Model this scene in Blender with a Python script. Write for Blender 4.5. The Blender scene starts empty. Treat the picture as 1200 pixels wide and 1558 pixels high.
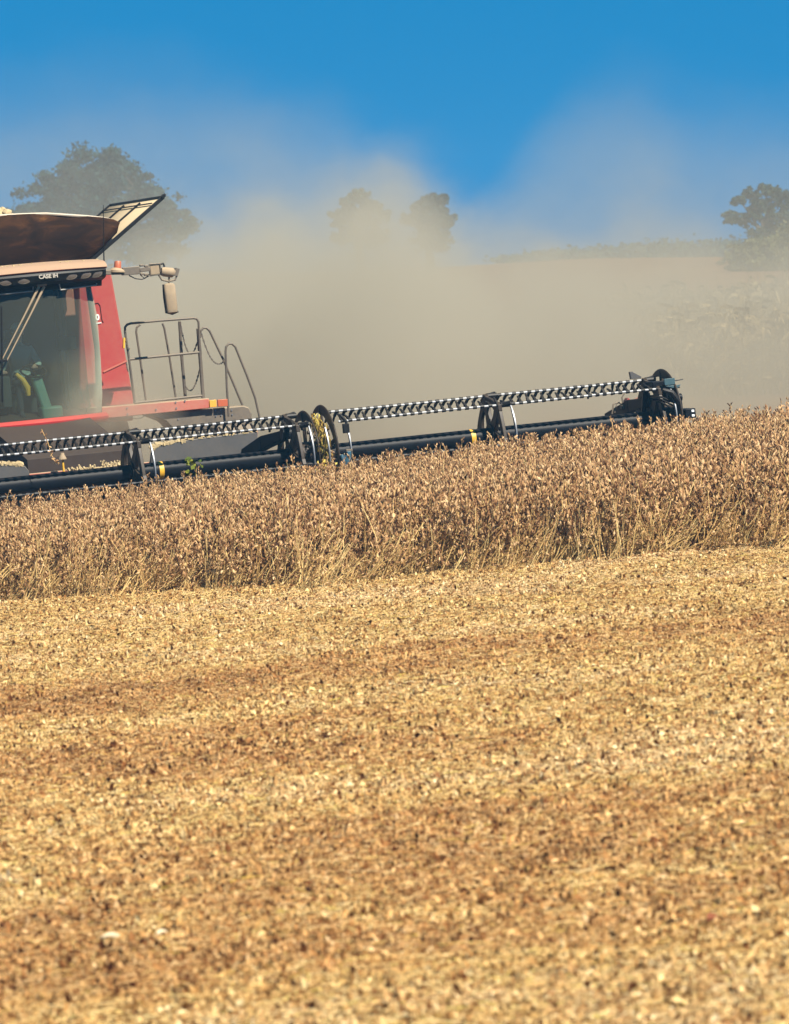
import bpy, bmesh, math, random
import numpy as np
from mathutils import Vector, Matrix, Euler
R = math.radians
random.seed(7); np.random.seed(7)
scene = bpy.context.scene
col = scene.collection

# ------------------------------------------------------------------ camera, sky, sun, exposure
FPX = 8000.0            # focal length in photo pixels (photo is 1200 x 1558)
HOR = 410.0             # eye level row in the photo
CZ = 3.46               # camera height
cam = bpy.data.cameras.new('camera'); camo = bpy.data.objects.new('camera', cam); col.objects.link(camo)
camo.location = (0, 0, CZ); camo.rotation_euler = (R(90), 0, 0)
cam.sensor_width = 36; cam.sensor_fit = 'AUTO'
cam.lens = 36 * FPX / 1558
cam.shift_y = -(779 - HOR) / 1558
cam.clip_start = 0.5; cam.clip_end = 6000
cam.dof.use_dof = True; cam.dof.focus_distance = 76; cam.dof.aperture_fstop = 4.8
scene.camera = camo

TO_SUN = Vector((0.42, -0.50, 0.76)).normalized()
EL = math.asin(TO_SUN.z); AZ = math.atan2(TO_SUN.x, TO_SUN.y)
w = bpy.data.worlds.new('World'); scene.world = w; w.use_nodes = True
nt = w.node_tree; nt.nodes.clear()
out = nt.nodes.new('ShaderNodeOutputWorld'); bg = nt.nodes.new('ShaderNodeBackground')
sky = nt.nodes.new('ShaderNodeTexSky'); sky.sky_type = 'NISHITA'; sky.sun_disc = False
sky.sun_elevation = EL; sky.sun_rotation = AZ
sky.air_density = 1.0; sky.dust_density = 0.0; sky.ozone_density = 4.0; sky.altitude = 800
tc = nt.nodes.new('ShaderNodeTexCoord')
vm = nt.nodes.new('ShaderNodeVectorMath'); vm.operation = 'MULTIPLY_ADD'
vm.inputs[1].default_value = (1, 1, 0.8); vm.inputs[2].default_value = (0, 0, 0.62)   # a deep clear sky right down to the field
vn = nt.nodes.new('ShaderNodeVectorMath'); vn.operation = 'NORMALIZE'
hs = nt.nodes.new('ShaderNodeHueSaturation'); hs.inputs['Hue'].default_value = 0.475; hs.inputs['Saturation'].default_value = 1.9; hs.inputs['Value'].default_value = 1.25
L = nt.links.new
L(tc.outputs['Generated'], vm.inputs[0]); L(vm.outputs[0], vn.inputs[0]); L(vn.outputs[0], sky.inputs['Vector'])
sz = nt.nodes.new('ShaderNodeSeparateXYZ'); L(tc.outputs['Generated'], sz.inputs[0])
cr = nt.nodes.new('ShaderNodeValToRGB'); L(sz.outputs[2], cr.inputs[0])      # the zenith is darker than the low sky
cr.color_ramp.elements[0].position = 0.10; cr.color_ramp.elements[0].color = (0.17, 0.96, 1.03, 1)
cr.color_ramp.elements[1].position = 0.55; cr.color_ramp.elements[1].color = (0.50, 0.44, 0.40, 1)
mu = nt.nodes.new('ShaderNodeMix'); mu.data_type = 'RGBA'; mu.blend_type = 'MULTIPLY'; mu.inputs[0].default_value = 1.0
L(sky.outputs[0], hs.inputs['Color']); L(hs.outputs[0], mu.inputs[6]); L(cr.outputs[0], mu.inputs[7]); L(mu.outputs[2], bg.inputs['Color']); L(bg.outputs[0], out.inputs['Surface'])
bg.inputs['Strength'].default_value = 0.09

sl = bpy.data.lights.new('sun', 'SUN'); slo = bpy.data.objects.new('sun', sl); col.objects.link(slo)
sl.energy = 5.0; sl.angle = R(0.5); sl.color = (1.0, 0.93, 0.80)
slo.rotation_euler = TO_SUN.to_track_quat('Z', 'Y').to_euler()
slo.location = (30, -30, 60)

scene.view_settings.view_transform = 'Standard'; scene.view_settings.look = 'None'
scene.view_settings.exposure = 0.82; scene.view_settings.gamma = 1.0
scene.cycles.volume_step_rate = 0.5
scene.cycles.volume_max_steps = 256
scene.cycles.volume_bounces = 2
scene.cycles.max_bounces = 6; scene.cycles.diffuse_bounces = 2; scene.cycles.glossy_bounces = 2
scene.cycles.transparent_max_bounces = 10
scene.cycles.use_denoising = True

# ------------------------------------------------------------------ helpers
def tag(o, label=None, cat=None, group=None, kind=None):
    if label: o['label'] = label
    if cat: o['category'] = cat
    if group: o['group'] = group
    if kind: o['kind'] = kind
    return o

def empty(name, mat, label, cat):
    o = bpy.data.objects.new(name, None); col.objects.link(o)
    o.matrix_basis = mat; o.empty_display_size = 0.3
    return tag(o, label, cat)

def smooth(me, ang=35):
    for p in me.polygons: p.use_smooth = True
    try: me.set_sharp_from_angle(angle=R(ang))
    except Exception: pass

class MB:
    """collects shapes and links them as ONE mesh object"""
    def __init__(s): s.v = []; s.f = []; s.m = []; s.mi = 0
    def add(s, vs, fs):
        b = len(s.v); s.v += [tuple(x) for x in vs]; s.f += [tuple(b + i for i in f) for f in fs]; s.m += [s.mi] * len(fs)
    def box(s, c, d, rot=None):
        c = Vector(c); h = Vector(d) / 2; vs = []
        for z in (-1, 1):
            for y in (-1, 1):
                for x in (-1, 1):
                    p = Vector((x * h.x, y * h.y, z * h.z))
                    if rot: p = rot @ p
                    vs.append(c + p)
        s.add(vs, [(0, 2, 3, 1), (4, 5, 7, 6), (0, 1, 5, 4), (2, 6, 7, 3), (0, 4, 6, 2), (1, 3, 7, 5)])
    def prism(s, pts, d):
        """polygon of points, extruded by vector d"""
        d = Vector(d); n = len(pts); a = [Vector(p) for p in pts]; b = [p + d for p in a]
        fs = [tuple(range(n)), tuple(range(2 * n - 1, n - 1, -1))]
        fs += [(i, i + n, (i + 1) % n + n, (i + 1) % n) for i in range(n)]
        s.add(a + b, fs)
    def tube(s, pts, r, n=8, cap=True):
        pts = [Vector(p) for p in pts]; rs = r if isinstance(r, (list, tuple)) else [r] * len(pts)
        rings = []; up = None
        for i, p in enumerate(pts):
            t = (pts[min(i + 1, len(pts) - 1)] - pts[max(i - 1, 0)])
            t = t.normalized() if t.length > 1e-9 else Vector((0, 0, 1))
            if up is None:
                up = Vector((0, 0, 1)) if abs(t.z) < 0.9 else Vector((1, 0, 0))
            x = up.cross(t)
            if x.length < 1e-4: x = Vector((0.3, 1, 0.2)).cross(t)
            x.normalize(); y = t.cross(x); up = y
            rings.append([p + (x * math.cos(2 * math.pi * k / n) + y * math.sin(2 * math.pi * k / n)) * rs[i] for k in range(n)])
        vs = [q for ring in rings for q in ring]; fs = []
        for i in range(len(pts) - 1):
            for k in range(n):
                a = i * n + k; b = i * n + (k + 1) % n
                fs.append((a, b, b + n, a + n))
        if cap: fs += [tuple(range(n - 1, -1, -1)), tuple(range((len(pts) - 1) * n, len(pts) * n))]
        s.add(vs, fs)
    def bar(s, a, b, w, h):
        """rectangular bar from a to b"""
        a = Vector(a); b = Vector(b); t = (b - a).normalized()
        up = Vector((0, 0, 1)) if abs(t.z) < 0.95 else Vector((0, 1, 0))
        x = t.cross(up).normalized() * (w / 2); y = x.cross(t).normalized() * (h / 2)
        vs = [a - x - y, a + x - y, a + x + y, a - x + y, b - x - y, b + x - y, b + x + y, b - x + y]
        s.add(vs, [(0, 3, 2, 1), (4, 5, 6, 7), (0, 1, 5, 4), (1, 2, 6, 5), (2, 3, 7, 6), (3, 0, 4, 7)])
    def grid(s, rows):
        n = len(rows[0]); vs = [p for r in rows for p in r]; fs = []
        for i in range(len(rows) - 1):
            for k in range(n - 1):
                a = i * n + k; fs.append((a, a + 1, a + n + 1, a + n))
        s.add(vs, fs)
    def mesh(s, name, mats, sm=True, ang=35):
        me = bpy.data.meshes.new(name); me.from_pydata(s.v, [], s.f)
        for m in (mats if isinstance(mats, (list, tuple)) else [mats]): me.materials.append(m)
        if any(s.m): me.polygons.foreach_set('material_index', s.m)
        bm = bmesh.new(); bm.from_mesh(me); bmesh.ops.recalc_face_normals(bm, faces=bm.faces); bm.to_mesh(me); bm.free()
        if sm: smooth(me, ang)
        me.update(); return me
    def build(s, name, mats, parent=None, bevel=0, sm=True, ang=35, label=None):
        me = s.mesh(name, mats, sm, ang); return link(name, me, parent, bevel, label)

def link(name, me, parent=None, bevel=0, label=None):
    o = bpy.data.objects.new(name, me); col.objects.link(o)
    if parent is not None: o.parent = parent
    if bevel:
        b = o.modifiers.new('bevel', 'BEVEL'); b.width = bevel; b.segments = 2; b.limit_method = 'ANGLE'; b.angle_limit = R(40); b.harden_normals = False
    if label: o['label'] = label
    return o

def solid(o, t, off=0):
    m = o.modifiers.new('solid', 'SOLIDIFY'); m.thickness = t; m.offset = off; return o

# ------------------------------------------------------------------ materials
def newmat(name):
    m = bpy.data.materials.new(name); m.use_nodes = True
    return m, m.node_tree, m.node_tree.nodes['Principled BSDF']
def node(t, typ, **kw):
    n = t.nodes.new(typ)
    for k, v in kw.items(): setattr(n, k, v)
    return n
def ramp(t, stops):
    n = t.nodes.new('ShaderNodeValToRGB'); e = n.color_ramp.elements
    while len(e) < len(stops): e.new(0.5)
    for el, (p, c) in zip(e, stops): el.position = p; el.color = (*c, 1)
    return n
def mixc(t, a, b, fac):
    n = t.nodes.new('ShaderNodeMix'); n.data_type = 'RGBA'
    for sock, v in ((6, a), (7, b), (0, fac)):
        if isinstance(v, (int, float)): n.inputs[sock].default_value = v
        elif isinstance(v, (tuple, list)): n.inputs[sock].default_value = (*v, 1)
        else: t.links.new(v, n.inputs[sock])
    return n.outputs[2]
def mth(t, op, *a):
    n = t.nodes.new('ShaderNodeMath'); n.operation = op
    for i, v in enumerate(a):
        if isinstance(v, (int, float)): n.inputs[i].default_value = v
        else: t.links.new(v, n.inputs[i])
    return n.outputs[0]

DUST = (0.42, 0.31, 0.19)
def paint(name, c, rough=0.45, metal=0.0, dust=0.25, top=0.5, scale=3.0, bump=0.0, spec=0.5, dustc=DUST):
    """painted or bare metal with field dust: patchy everywhere, thicker on what faces up"""
    m, t, b = newmat(name)
    tcn = node(t, 'ShaderNodeTexCoord'); n1 = node(t, 'ShaderNodeTexNoise'); n1.inputs['Scale'].default_value = scale; n1.inputs['Detail'].default_value = 6; n1.inputs['Roughness'].default_value = 0.65
    t.links.new(tcn.outputs['Object'], n1.inputs['Vector'])
    n2 = node(t, 'ShaderNodeTexNoise'); n2.inputs['Scale'].default_value = scale * 9; n2.inputs['Detail'].default_value = 4
    t.links.new(tcn.outputs['Object'], n2.inputs['Vector'])
    g = node(t, 'ShaderNodeNewGeometry'); sx = node(t, 'ShaderNodeSeparateXYZ'); t.links.new(g.outputs['Normal'], sx.inputs[0])
    up = mth(t, 'MULTIPLY', mth(t, 'MAXIMUM', sx.outputs[2], 0.0), top)
    f = mth(t, 'ADD', mth(t, 'MULTIPLY', mth(t, 'MULTIPLY', n1.outputs[0], 2.0), dust), up)
    f = mth(t, 'MULTIPLY', f, mth(t, 'ADD', 0.55, mth(t, 'MULTIPLY', n2.outputs[0], 0.9)))
    f = mth(t, 'MINIMUM', f, 0.96)
    L = t.links.new
    L(mixc(t, c, dustc, f), b.inputs['Base Color'])
    L(mth(t, 'ADD', rough, mth(t, 'MULTIPLY', f, 0.9 - rough)), b.inputs['Roughness'])
    b.inputs['Metallic'].default_value = metal; b.inputs['Specular IOR Level'].default_value = spec
    if metal: L(mth(t, 'MULTIPLY', mth(t, 'SUBTRACT', 1.0, f), metal), b.inputs['Metallic'])
    if bump:
        bp = node(t, 'ShaderNodeBump'); bp.inputs['Strength'].default_value = bump; bp.inputs['Distance'].default_value = 0.01
        L(n2.outputs[0], bp.inputs['Height']); L(bp.outputs[0], b.inputs['Normal'])
    return m

M = dict(
    red=paint('red_paint', (0.34, 0.013, 0.020), 0.38, dust=0.13, top=0.5, scale=1.6),
    red_dusty=paint('dusty_red_paint', (0.42, 0.035, 0.035), 0.5, dust=0.3, top=0.8),
    black=paint('black_plastic', (0.006, 0.006, 0.007), 0.45, dust=0.012, top=0.03, spec=0.2),
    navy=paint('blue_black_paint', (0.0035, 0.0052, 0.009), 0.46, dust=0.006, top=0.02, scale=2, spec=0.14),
    disc=paint('worn_brown_black_steel', (0.016, 0.010, 0.008), 0.45, dust=0.05, top=0.04, spec=0.25),
    grey=paint('grey_panel', (0.042, 0.047, 0.056), 0.5, dust=0.08, top=0.4),
    frame=paint('dark_grey_steel', (0.05, 0.047, 0.045), 0.5, dust=0.22, top=0.5),
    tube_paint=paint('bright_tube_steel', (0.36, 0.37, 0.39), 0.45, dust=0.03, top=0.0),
    railsteel=paint('grey_rail', (0.30, 0.29, 0.27), 0.5, dust=0.1, top=0.1),
    steel=paint('polished_steel', (0.20, 0.215, 0.24), 0.42, metal=0.6, dust=0.04, top=0.0),
    rail=paint('rail_steel', (0.06, 0.052, 0.046), 0.5, dust=0.14, top=0.3),
    tan=paint('dust_coated_plastic', (0.20, 0.15, 0.10), 0.8, dust=0.45, top=0.6, scale=9),
    roof=paint('dust_coated_red_roof', (0.42, 0.06, 0.05), 0.7, dust=0.3, top=1.2, scale=5, dustc=(0.38, 0.25, 0.155)),
    flap=paint('pale_tank_flap', (0.50, 0.39, 0.24), 0.7, dust=0.3, top=0.3, scale=3, dustc=(0.42, 0.32, 0.19)),
    yellow=paint('yellow_band_paint', (0.75, 0.40, 0.015), 0.45, dust=0.08, top=0.1),
    amber=paint('amber_reflector', (0.80, 0.36, 0.03), 0.3, dust=0.1, top=0.2),
    orange=paint('orange_lens', (0.45, 0.075, 0.02), 0.3, dust=0.15, top=0.3),
    white=paint('white_decal', (0.8, 0.78, 0.75), 0.5, dust=0.06, top=0.0),
    blue=paint('blue_fitting', (0.012, 0.085, 0.14), 0.4, dust=0.05, top=0.1),
    rubber=paint('tyre_rubber', (0.025, 0.023, 0.022), 0.85, dust=0.3, top=0.5),
    brown=paint('shaded_dusty_brown', (0.020, 0.010, 0.008), 0.8, dust=0.03, top=0.05),  # brown darkened to hold the cab's shade, with a little dust
    seat=paint('seat_cloth', (0.03, 0.04, 0.042), 0.9, dust=0.02, top=0),
    column=paint('green_grey_console', (0.10, 0.21, 0.155), 0.5, dust=0.02, top=0),
    chaff=paint('chaff', (0.55, 0.42, 0.22), 0.95, dust=0.2, top=0.1, scale=30, bump=0.6),
    lamp=paint('lamp_lens', (0.06, 0.05, 0.045), 0.15, dust=0.12, top=0.2),
    logo=paint('dusty_lettering', (0.42, 0.38, 0.33), 0.6, dust=0.15, top=0),
    lampglass=paint('white_lamp', (0.85, 0.88, 0.9), 0.2, dust=0.02, top=0),
    shirt=paint('work_shirt', (0.17, 0.22, 0.20), 0.9, dust=0.02, top=0),
    trousers=paint('work_trousers', (0.02, 0.026, 0.035), 0.9, dust=0.02, top=0),
    skin=paint('skin', (0.42, 0.24, 0.17), 0.55, dust=0.0, top=0),
    hair=paint('cap_cloth', (0.30, 0.38, 0.35), 0.8, dust=0.0, top=0),
)

# rusty brown tank sheet with worn streaks
m, t, b = newmat('rusty_tank_sheet'); M['rust'] = m
tcn = node(t, 'ShaderNodeTexCoord'); mp = node(t, 'ShaderNodeMapping'); mp.inputs['Scale'].default_value = (0.9, 0.9, 2.2); mp.inputs['Rotation'].default_value = (0, 0.25, 0); mp.inputs['Location'].default_value = (0.45, 0, 0)
n1 = node(t, 'ShaderNodeTexNoise'); n1.inputs['Scale'].default_value = 1.7; n1.inputs['Detail'].default_value = 8; n1.inputs['Roughness'].default_value = 0.6; n1.inputs['Distortion'].default_value = 0.8
t.links.new(tcn.outputs['Object'], mp.inputs[0]); t.links.new(mp.outputs[0], n1.inputs['Vector'])
rp = ramp(t, [(0.32, (0.010, 0.0055, 0.004)), (0.50, (0.022, 0.010, 0.005)), (0.62, (0.050, 0.021, 0.008)), (0.78, (0.22, 0.095, 0.025))])
t.links.new(n1.outputs[0], rp.inputs[0]); t.links.new(rp.outputs[0], b.inputs['Base Color']); b.inputs['Roughness'].default_value = 0.85; b.inputs['Specular IOR Level'].default_value = 0.12

# tinted windscreen with a film of dirt that thickens towards its lower outer corner
m = bpy.data.materials.new('dirty_tinted_glass'); m.use_nodes = True; t = m.node_tree; t.nodes.clear(); M['glass'] = m
o_ = node(t, 'ShaderNodeOutputMaterial'); tr = node(t, 'ShaderNodeBsdfTransparent'); tr.inputs[0].default_value = (0.62, 0.76, 0.70, 1)
gl = node(t, 'ShaderNodeBsdfGlossy'); gl.inputs['Roughness'].default_value = 0.06; gl.inputs[0].default_value = (0.9, 0.95, 0.95, 1)
fr = node(t, 'ShaderNodeFresnel'); fr.inputs[0].default_value = 1.45
mx = node(t, 'ShaderNodeMixShader'); t.links.new(mth(t, 'MULTIPLY', fr.outputs[0], 0.45), mx.inputs[0]); t.links.new(tr.outputs[0], mx.inputs[1]); t.links.new(gl.outputs[0], mx.inputs[2])
df = node(t, 'ShaderNodeBsdfDiffuse'); df.inputs[0].default_value = (0.40, 0.41, 0.31, 1)
tcn = node(t, 'ShaderNodeTexCoord'); sp = node(t, 'ShaderNodeSeparateXYZ'); t.links.new(tcn.outputs['Object'], sp.inputs[0])
nz = node(t, 'ShaderNodeTexNoise'); nz.inputs['Scale'].default_value = 2.2; nz.inputs['Detail'].default_value = 5; t.links.new(tcn.outputs['Object'], nz.inputs['Vector'])
low = mth(t, 'MULTIPLY', mth(t, 'MAXIMUM', mth(t, 'SUBTRACT', 2.7, sp.outputs[2]), 0.0), 0.75)
side = mth(t, 'MAXIMUM', mth(t, 'MULTIPLY', mth(t, 'ADD', sp.outputs[0], -0.05), 0.75), 0.0)
film = mth(t, 'ADD', 0.09, mth(t, 'MULTIPLY', mth(t, 'MULTIPLY', low, side), mth(t, 'ADD', 0.25, nz.outputs[0])))
rim = mth(t, 'MULTIPLY', mth(t, 'MAXIMUM', mth(t, 'SUBTRACT', sp.outputs[0], 0.94), 0.0), 2.2)
film = mth(t, 'MINIMUM', mth(t, 'ADD', film, rim), 0.6)
mx2 = node(t, 'ShaderNodeMixShader'); t.links.new(film, mx2.inputs[0]); t.links.new(mx.outputs[0], mx2.inputs[1]); t.links.new(df.outputs[0], mx2.inputs[2])
t.links.new(mx2.outputs[0], o_.inputs['Surface'])

# dry plant matter: colour varies from piece to piece and from patch to patch
def dry(name, stops, patch=0.0, pscale=0.25, rough=0.8, transl=0.0, pstops=None, aniso=(1, 1, 1)):
    m, t, b = newmat(name)
    g = node(t, 'ShaderNodeNewGeometry'); oi = node(t, 'ShaderNodeObjectInfo')
    r = mth(t, 'FRACT', mth(t, 'ADD', g.outputs['Random Per Island'], mth(t, 'MULTIPLY', oi.outputs['Random'], 7.31)))
    rp = ramp(t, stops); t.links.new(r, rp.inputs[0]); c = rp.outputs[0]
    if patch:
        nz = node(t, 'ShaderNodeTexNoise'); nz.inputs['Scale'].default_value = pscale; nz.inputs['Detail'].default_value = 5; nz.inputs['Roughness'].default_value = 0.6
        mp = node(t, 'ShaderNodeMapping'); mp.inputs['Scale'].default_value = aniso
        t.links.new(g.outputs['Position'], mp.inputs[0]); t.links.new(mp.outputs[0], nz.inputs['Vector'])
        r2 = ramp(t, pstops); t.links.new(band_value(t, g.outputs['Position'], nz.outputs[0]) if pstops is PATCH else nz.outputs[0], r2.inputs[0])
        mm = node(t, 'ShaderNodeMix'); mm.data_type = 'RGBA'; mm.blend_type = 'MULTIPLY'; mm.inputs[0].default_value = patch
        t.links.new(c, mm.inputs[6]); t.links.new(r2.outputs[0], mm.inputs[7]); c = mm.outputs[2]
    t.links.new(c, b.inputs['Base Color']); b.inputs['Roughness'].default_value = rough; b.inputs['Specular IOR Level'].default_value = 0.12
    return m
def band_value(t, pos, noise):
    """the spreader left stripes of paler straw and browner leaf lying across the field, ragged at their edges"""
    s_ = node(t, 'ShaderNodeSeparateXYZ'); t.links.new(pos, s_.inputs[0])
    yy = mth(t, 'ADD', mth(t, 'ADD', s_.outputs[1], mth(t, 'MULTIPLY', s_.outputs[0], -0.25)), mth(t, 'MULTIPLY', mth(t, 'SUBTRACT', noise, 0.5), 9.0))
    tuft = node(t, 'ShaderNodeTexNoise'); tuft.inputs['Scale'].default_value = 1.9; tuft.inputs['Detail'].default_value = 4; tuft.inputs['Roughness'].default_value = .65; t.links.new(pos, tuft.inputs['Vector'])
    v = mth(t, 'ADD', noise, mth(t, 'MULTIPLY', mth(t, 'SUBTRACT', tuft.outputs[0], 0.5), 0.45))
    for c, wd, a in ((29.8, 3.0, -0.12), (46.0, 1.5, -0.10), (37.5, 2.2, 0.06), (23.6, 1.6, 0.17), (54.0, 5.0, 0.13)):
        q = mth(t, 'DIVIDE', mth(t, 'SUBTRACT', yy, c), wd)
        v = mth(t, 'ADD', v, mth(t, 'MULTIPLY', mth(t, 'EXPONENT', mth(t, 'MULTIPLY', mth(t, 'MULTIPLY', q, q), -1.0)), a))
    return v
PATCH = [(0.28, (0.50, 0.32, 0.20)), (0.42, (0.82, 0.62, 0.44)), (0.54, (1.0, 0.92, 0.68)), (0.68, (1.08, 1.03, 0.98))]
M['leaf'] = dry('dry_leaf_litter', [(0.0, (0.022, 0.008, 0.003)), (0.10, (0.10, 0.035, 0.012)), (0.19, (0.23, 0.105, 0.04)), (0.36, (0.46, 0.27, 0.115)), (0.62, (0.64, 0.42, 0.195)), (0.88, (0.78, 0.59, 0.32)), (1.0, (0.84, 0.71, 0.47))], 0.85, 0.22, pstops=PATCH, aniso=(0.6, 1.0, 1))
M['straw'] = dry('pale_straw', [(0.0, (0.05, 0.02, 0.008)), (0.12, (0.22, 0.10, 0.035)), (0.25, (0.46, 0.26, 0.10)), (0.55, (0.68, 0.48, 0.22)), (0.88, (0.84, 0.70, 0.42)), (1.0, (0.66, 0.54, 0.12))], 0.7, 0.22, pstops=PATCH, aniso=(0.6, 1.0, 1))
M['pod'] = dry('bean_pods', [(0.0, (0.05, 0.02, 0.01)), (0.22, (0.25, 0.125, 0.058)), (0.6, (0.52, 0.30, 0.14)), (1.0, (0.80, 0.55, 0.30))], 0.5, 0.6, pstops=[(0.3, (0.7, 0.62, 0.6)), (0.6, (1, 1, 0.95))])
M['stem'] = dry('bean_stems', [(0.0, (0.42, 0.23, 0.08)), (0.5, (0.74, 0.49, 0.19)), (1.0, (0.88, 0.66, 0.29))], 0.0)
M['corn'] = dry('dead_corn', [(0.0, (0.09, 0.06, 0.025)), (0.6, (0.21, 0.15, 0.065)), (1.0, (0.46, 0.35, 0.18))], 0.0)
def foliage(name, c0, c1, c2):
    return dry(name, [(0.0, c0), (0.5, c1), (1.0, c2)], 0.5, 0.35, rough=0.6, pstops=[(0.3, (0.6, 0.65, 0.6)), (0.62, (1, 1, 1))])
M['fol_dark'] = foliage('dark_foliage', (0.006, 0.024, 0.022), (0.012, 0.042, 0.036), (0.022, 0.06, 0.046))  # greens shifted towards blue: distance haze put into the leaf colour
M['fol_mid'] = foliage('mid_foliage', (0.012, 0.034, 0.026), (0.025, 0.056, 0.036), (0.045, 0.078, 0.042))  # same blue tint of haze in these leaves
M['fol_olive'] = foliage('olive_foliage', (0.05, 0.06, 0.02), (0.11, 0.115, 0.035), (0.18, 0.16, 0.06))
M['bark'] = paint('bark', (0.07, 0.055, 0.04), 0.9, dust=0.1, top=0, scale=6, bump=0.8)
M['green_leaf'] = dry('green_leaf', [(0.0, (0.05, 0.08, 0.012)), (1.0, (0.26, 0.25, 0.03))])

# soil under the residue
m, t, b = newmat('field_soil'); M['soil'] = m
g = node(t, 'ShaderNodeNewGeometry')
n1 = node(t, 'ShaderNodeTexNoise'); n1.inputs['Scale'].default_value = 16; n1.inputs['Detail'].default_value = 8; n1.inputs['Roughness'].default_value = 0.7
n2 = node(t, 'ShaderNodeTexNoise'); n2.inputs['Scale'].default_value = 0.22; n2.inputs['Detail'].default_value = 5; n2.inputs['Roughness'].default_value = 0.6
mp = node(t, 'ShaderNodeMapping'); mp.inputs['Scale'].default_value = (0.6, 1, 1)
t.links.new(g.outputs['Position'], n1.inputs['Vector']); t.links.new(g.outputs['Position'], mp.inputs[0]); t.links.new(mp.outputs[0], n2.inputs['Vector'])
rp = ramp(t, [(0.35, (0.06, 0.026, 0.012)), (0.52, (0.24, 0.12, 0.045)), (0.7, (0.48, 0.29, 0.12))]); t.links.new(n1.outputs[0], rp.inputs[0])
r2 = ramp(t, PATCH); t.links.new(band_value(t, g.outputs['Position'], n2.outputs[0]), r2.inputs[0])
mm = node(t, 'ShaderNodeMix'); mm.data_type = 'RGBA'; mm.blend_type = 'MULTIPLY'; mm.inputs[0].default_value = 0.85
t.links.new(rp.outputs[0], mm.inputs[6]); t.links.new(r2.outputs[0], mm.inputs[7]); t.links.new(mm.outputs[2], b.inputs['Base Color'])
b.inputs['Roughness'].default_value = 0.95
bp = node(t, 'ShaderNodeBump'); bp.inputs['Strength'].default_value = 0.8; bp.inputs['Distance'].default_value = 0.05
t.links.new(n1.outputs[0], bp.inputs['Height']); t.links.new(bp.outputs[0], b.inputs['Normal'])

# ------------------------------------------------------------------ ground: a side slope rising to the right, a rise behind
TILT = math.tan(R(5.3))
def sstep(a, b, x):
    x = min(1.0, max(0.0, (x - a) / (b - a))); return x * x * (3 - 2 * x)
def ground(x, y):
    T = 1.0 - 0.85 * sstep(90, 240, y)
    xs = 60 * math.tanh(x / 60)
    rise = (2.3 + 1.6 * sstep(-10, 12, x)) * sstep(95, 290, y)
    near = -0.0
    return TILT * xs * T + rise + 0.02 * math.sin(x * 0.9 + y * 0.31) + 0.015 * math.sin(y * 0.83 - x * 0.4) + near
def axis(vals):
    r = []
    for a, b, st in vals:
        n = max(1, int(round((b - a) / st))); r += [a + (b - a) * i / n for i in range(n)]
    return r + [vals[-1][1]]
xs = axis([(-3000, -400, 650), (-400, -60, 34), (-60, -14, 4), (-14, 14, 0.5), (14, 60, 4), (60, 400, 34), (400, 3000, 650)])
ys = axis([(-200, 0, 40), (0, 20, 4), (20, 110, 0.75), (110, 320, 6), (320, 800, 60), (800, 5000, 700)])
g_ = MB(); g_.grid([[(x, y, ground(x, y)) for x in xs] for y in ys])
go = g_.build('ground', M['soil']); go['kind'] = 'structure'

# ------------------------------------------------------------------ the machine's frame: turned 18 degrees, leaning with the slope
ROLL, YAW = R(5.3), R(18)
ROT = Matrix.Rotation(-ROLL, 4, 'Y') @ Matrix.Rotation(YAW, 4, 'Z')
X0 = (75 - 600) / FPX * 81.3
ROOT = Matrix.Translation((X0, 81.3, ground(X0, 81.3))) @ ROT
HROOT = ROOT @ Matrix.Translation((0, -3.9, 0))
def PX(mat, px, py, v):
    """the point of the machine's plane y = v (its own axes) that photo pixel (px, py) measures"""
    inv = mat.inverted(); o = inv @ Vector((0, 0, CZ))
    d = inv.to_3x3() @ Vector(((px - 600) / FPX, 1, -(py - HOR) / FPX))
    return o + d * ((v - o.y) / d.y)
def C(px, py, v): return PX(ROOT, px, py, v)
def H(px, py, v): return PX(HROOT, px, py, v)

combine = empty('combine_harvester', ROOT, 'red combine harvester with a rusty brown grain tank, facing the viewer at the left edge', 'combine harvester')
header = empty('harvester_header', HROOT, 'long blue-black harvesting header with striped reel bars reaching across the bean crop', 'header')

# ================================================================== HEADER
wr = H(500, 689, 0).z          # height of the reel axis
RB = 0.63                       # bat radius
ANG = [108, 48, -12, -72, -132, 177]
uS = H(482, 690, 0).x           # joint between centre and side reel
uE = H(1012, 636, 0).x          # outer end
uC = -0.95                       # centre of the header
PITCH = 0.123
def bat(a): a = R(a); return (-RB * math.cos(a), wr + RB * math.sin(a))

def tine_shape(a, b):           # one reel tine: clip round the tube and a two-step slanting finger
    t_ = MB(); t_.tube([(-0.029, 0, 0), (0.029, 0, 0)], 0.027, 8)
    t_.bar((0, 0, 0.0), (-0.006, a[0], a[1]), 0.036, 0.032); t_.bar((-0.006, a[0] * .96, a[1] * .96), (0.0, b[0], b[1]), 0.026, 0.022); return t_
TINE = {108: tine_shape((0.12, -0.07), (0.24, -0.155)), 48: tine_shape((0.07, 0.055), (0.16, 0.085)), -12: tine_shape((0.05, -0.10), (0.06, -0.23)),
        -72: tine_shape((0.05, -0.10), (0.10, -0.20)), -132: tine_shape((0.05, -0.08), (0.12, -0.16)), 177: tine_shape((0.02, -0.08), (0.05, -0.2))}
TINE_ME = {a: t_.mesh('tine', M['black']) for a, t_ in TINE.items()}

tine_count = 0
stuff_t = MB()
def copy_tine(u, v, w_, parent, a):
    o = bpy.data.objects.new('tine', TINE_ME[a]); col.objects.link(o); o.parent = parent; o.location = (u + random.uniform(-.005, .005), v, w_); o.rotation_euler = (random.gauss(0, .10), random.gauss(0, .05), random.gauss(0, .09))

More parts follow.
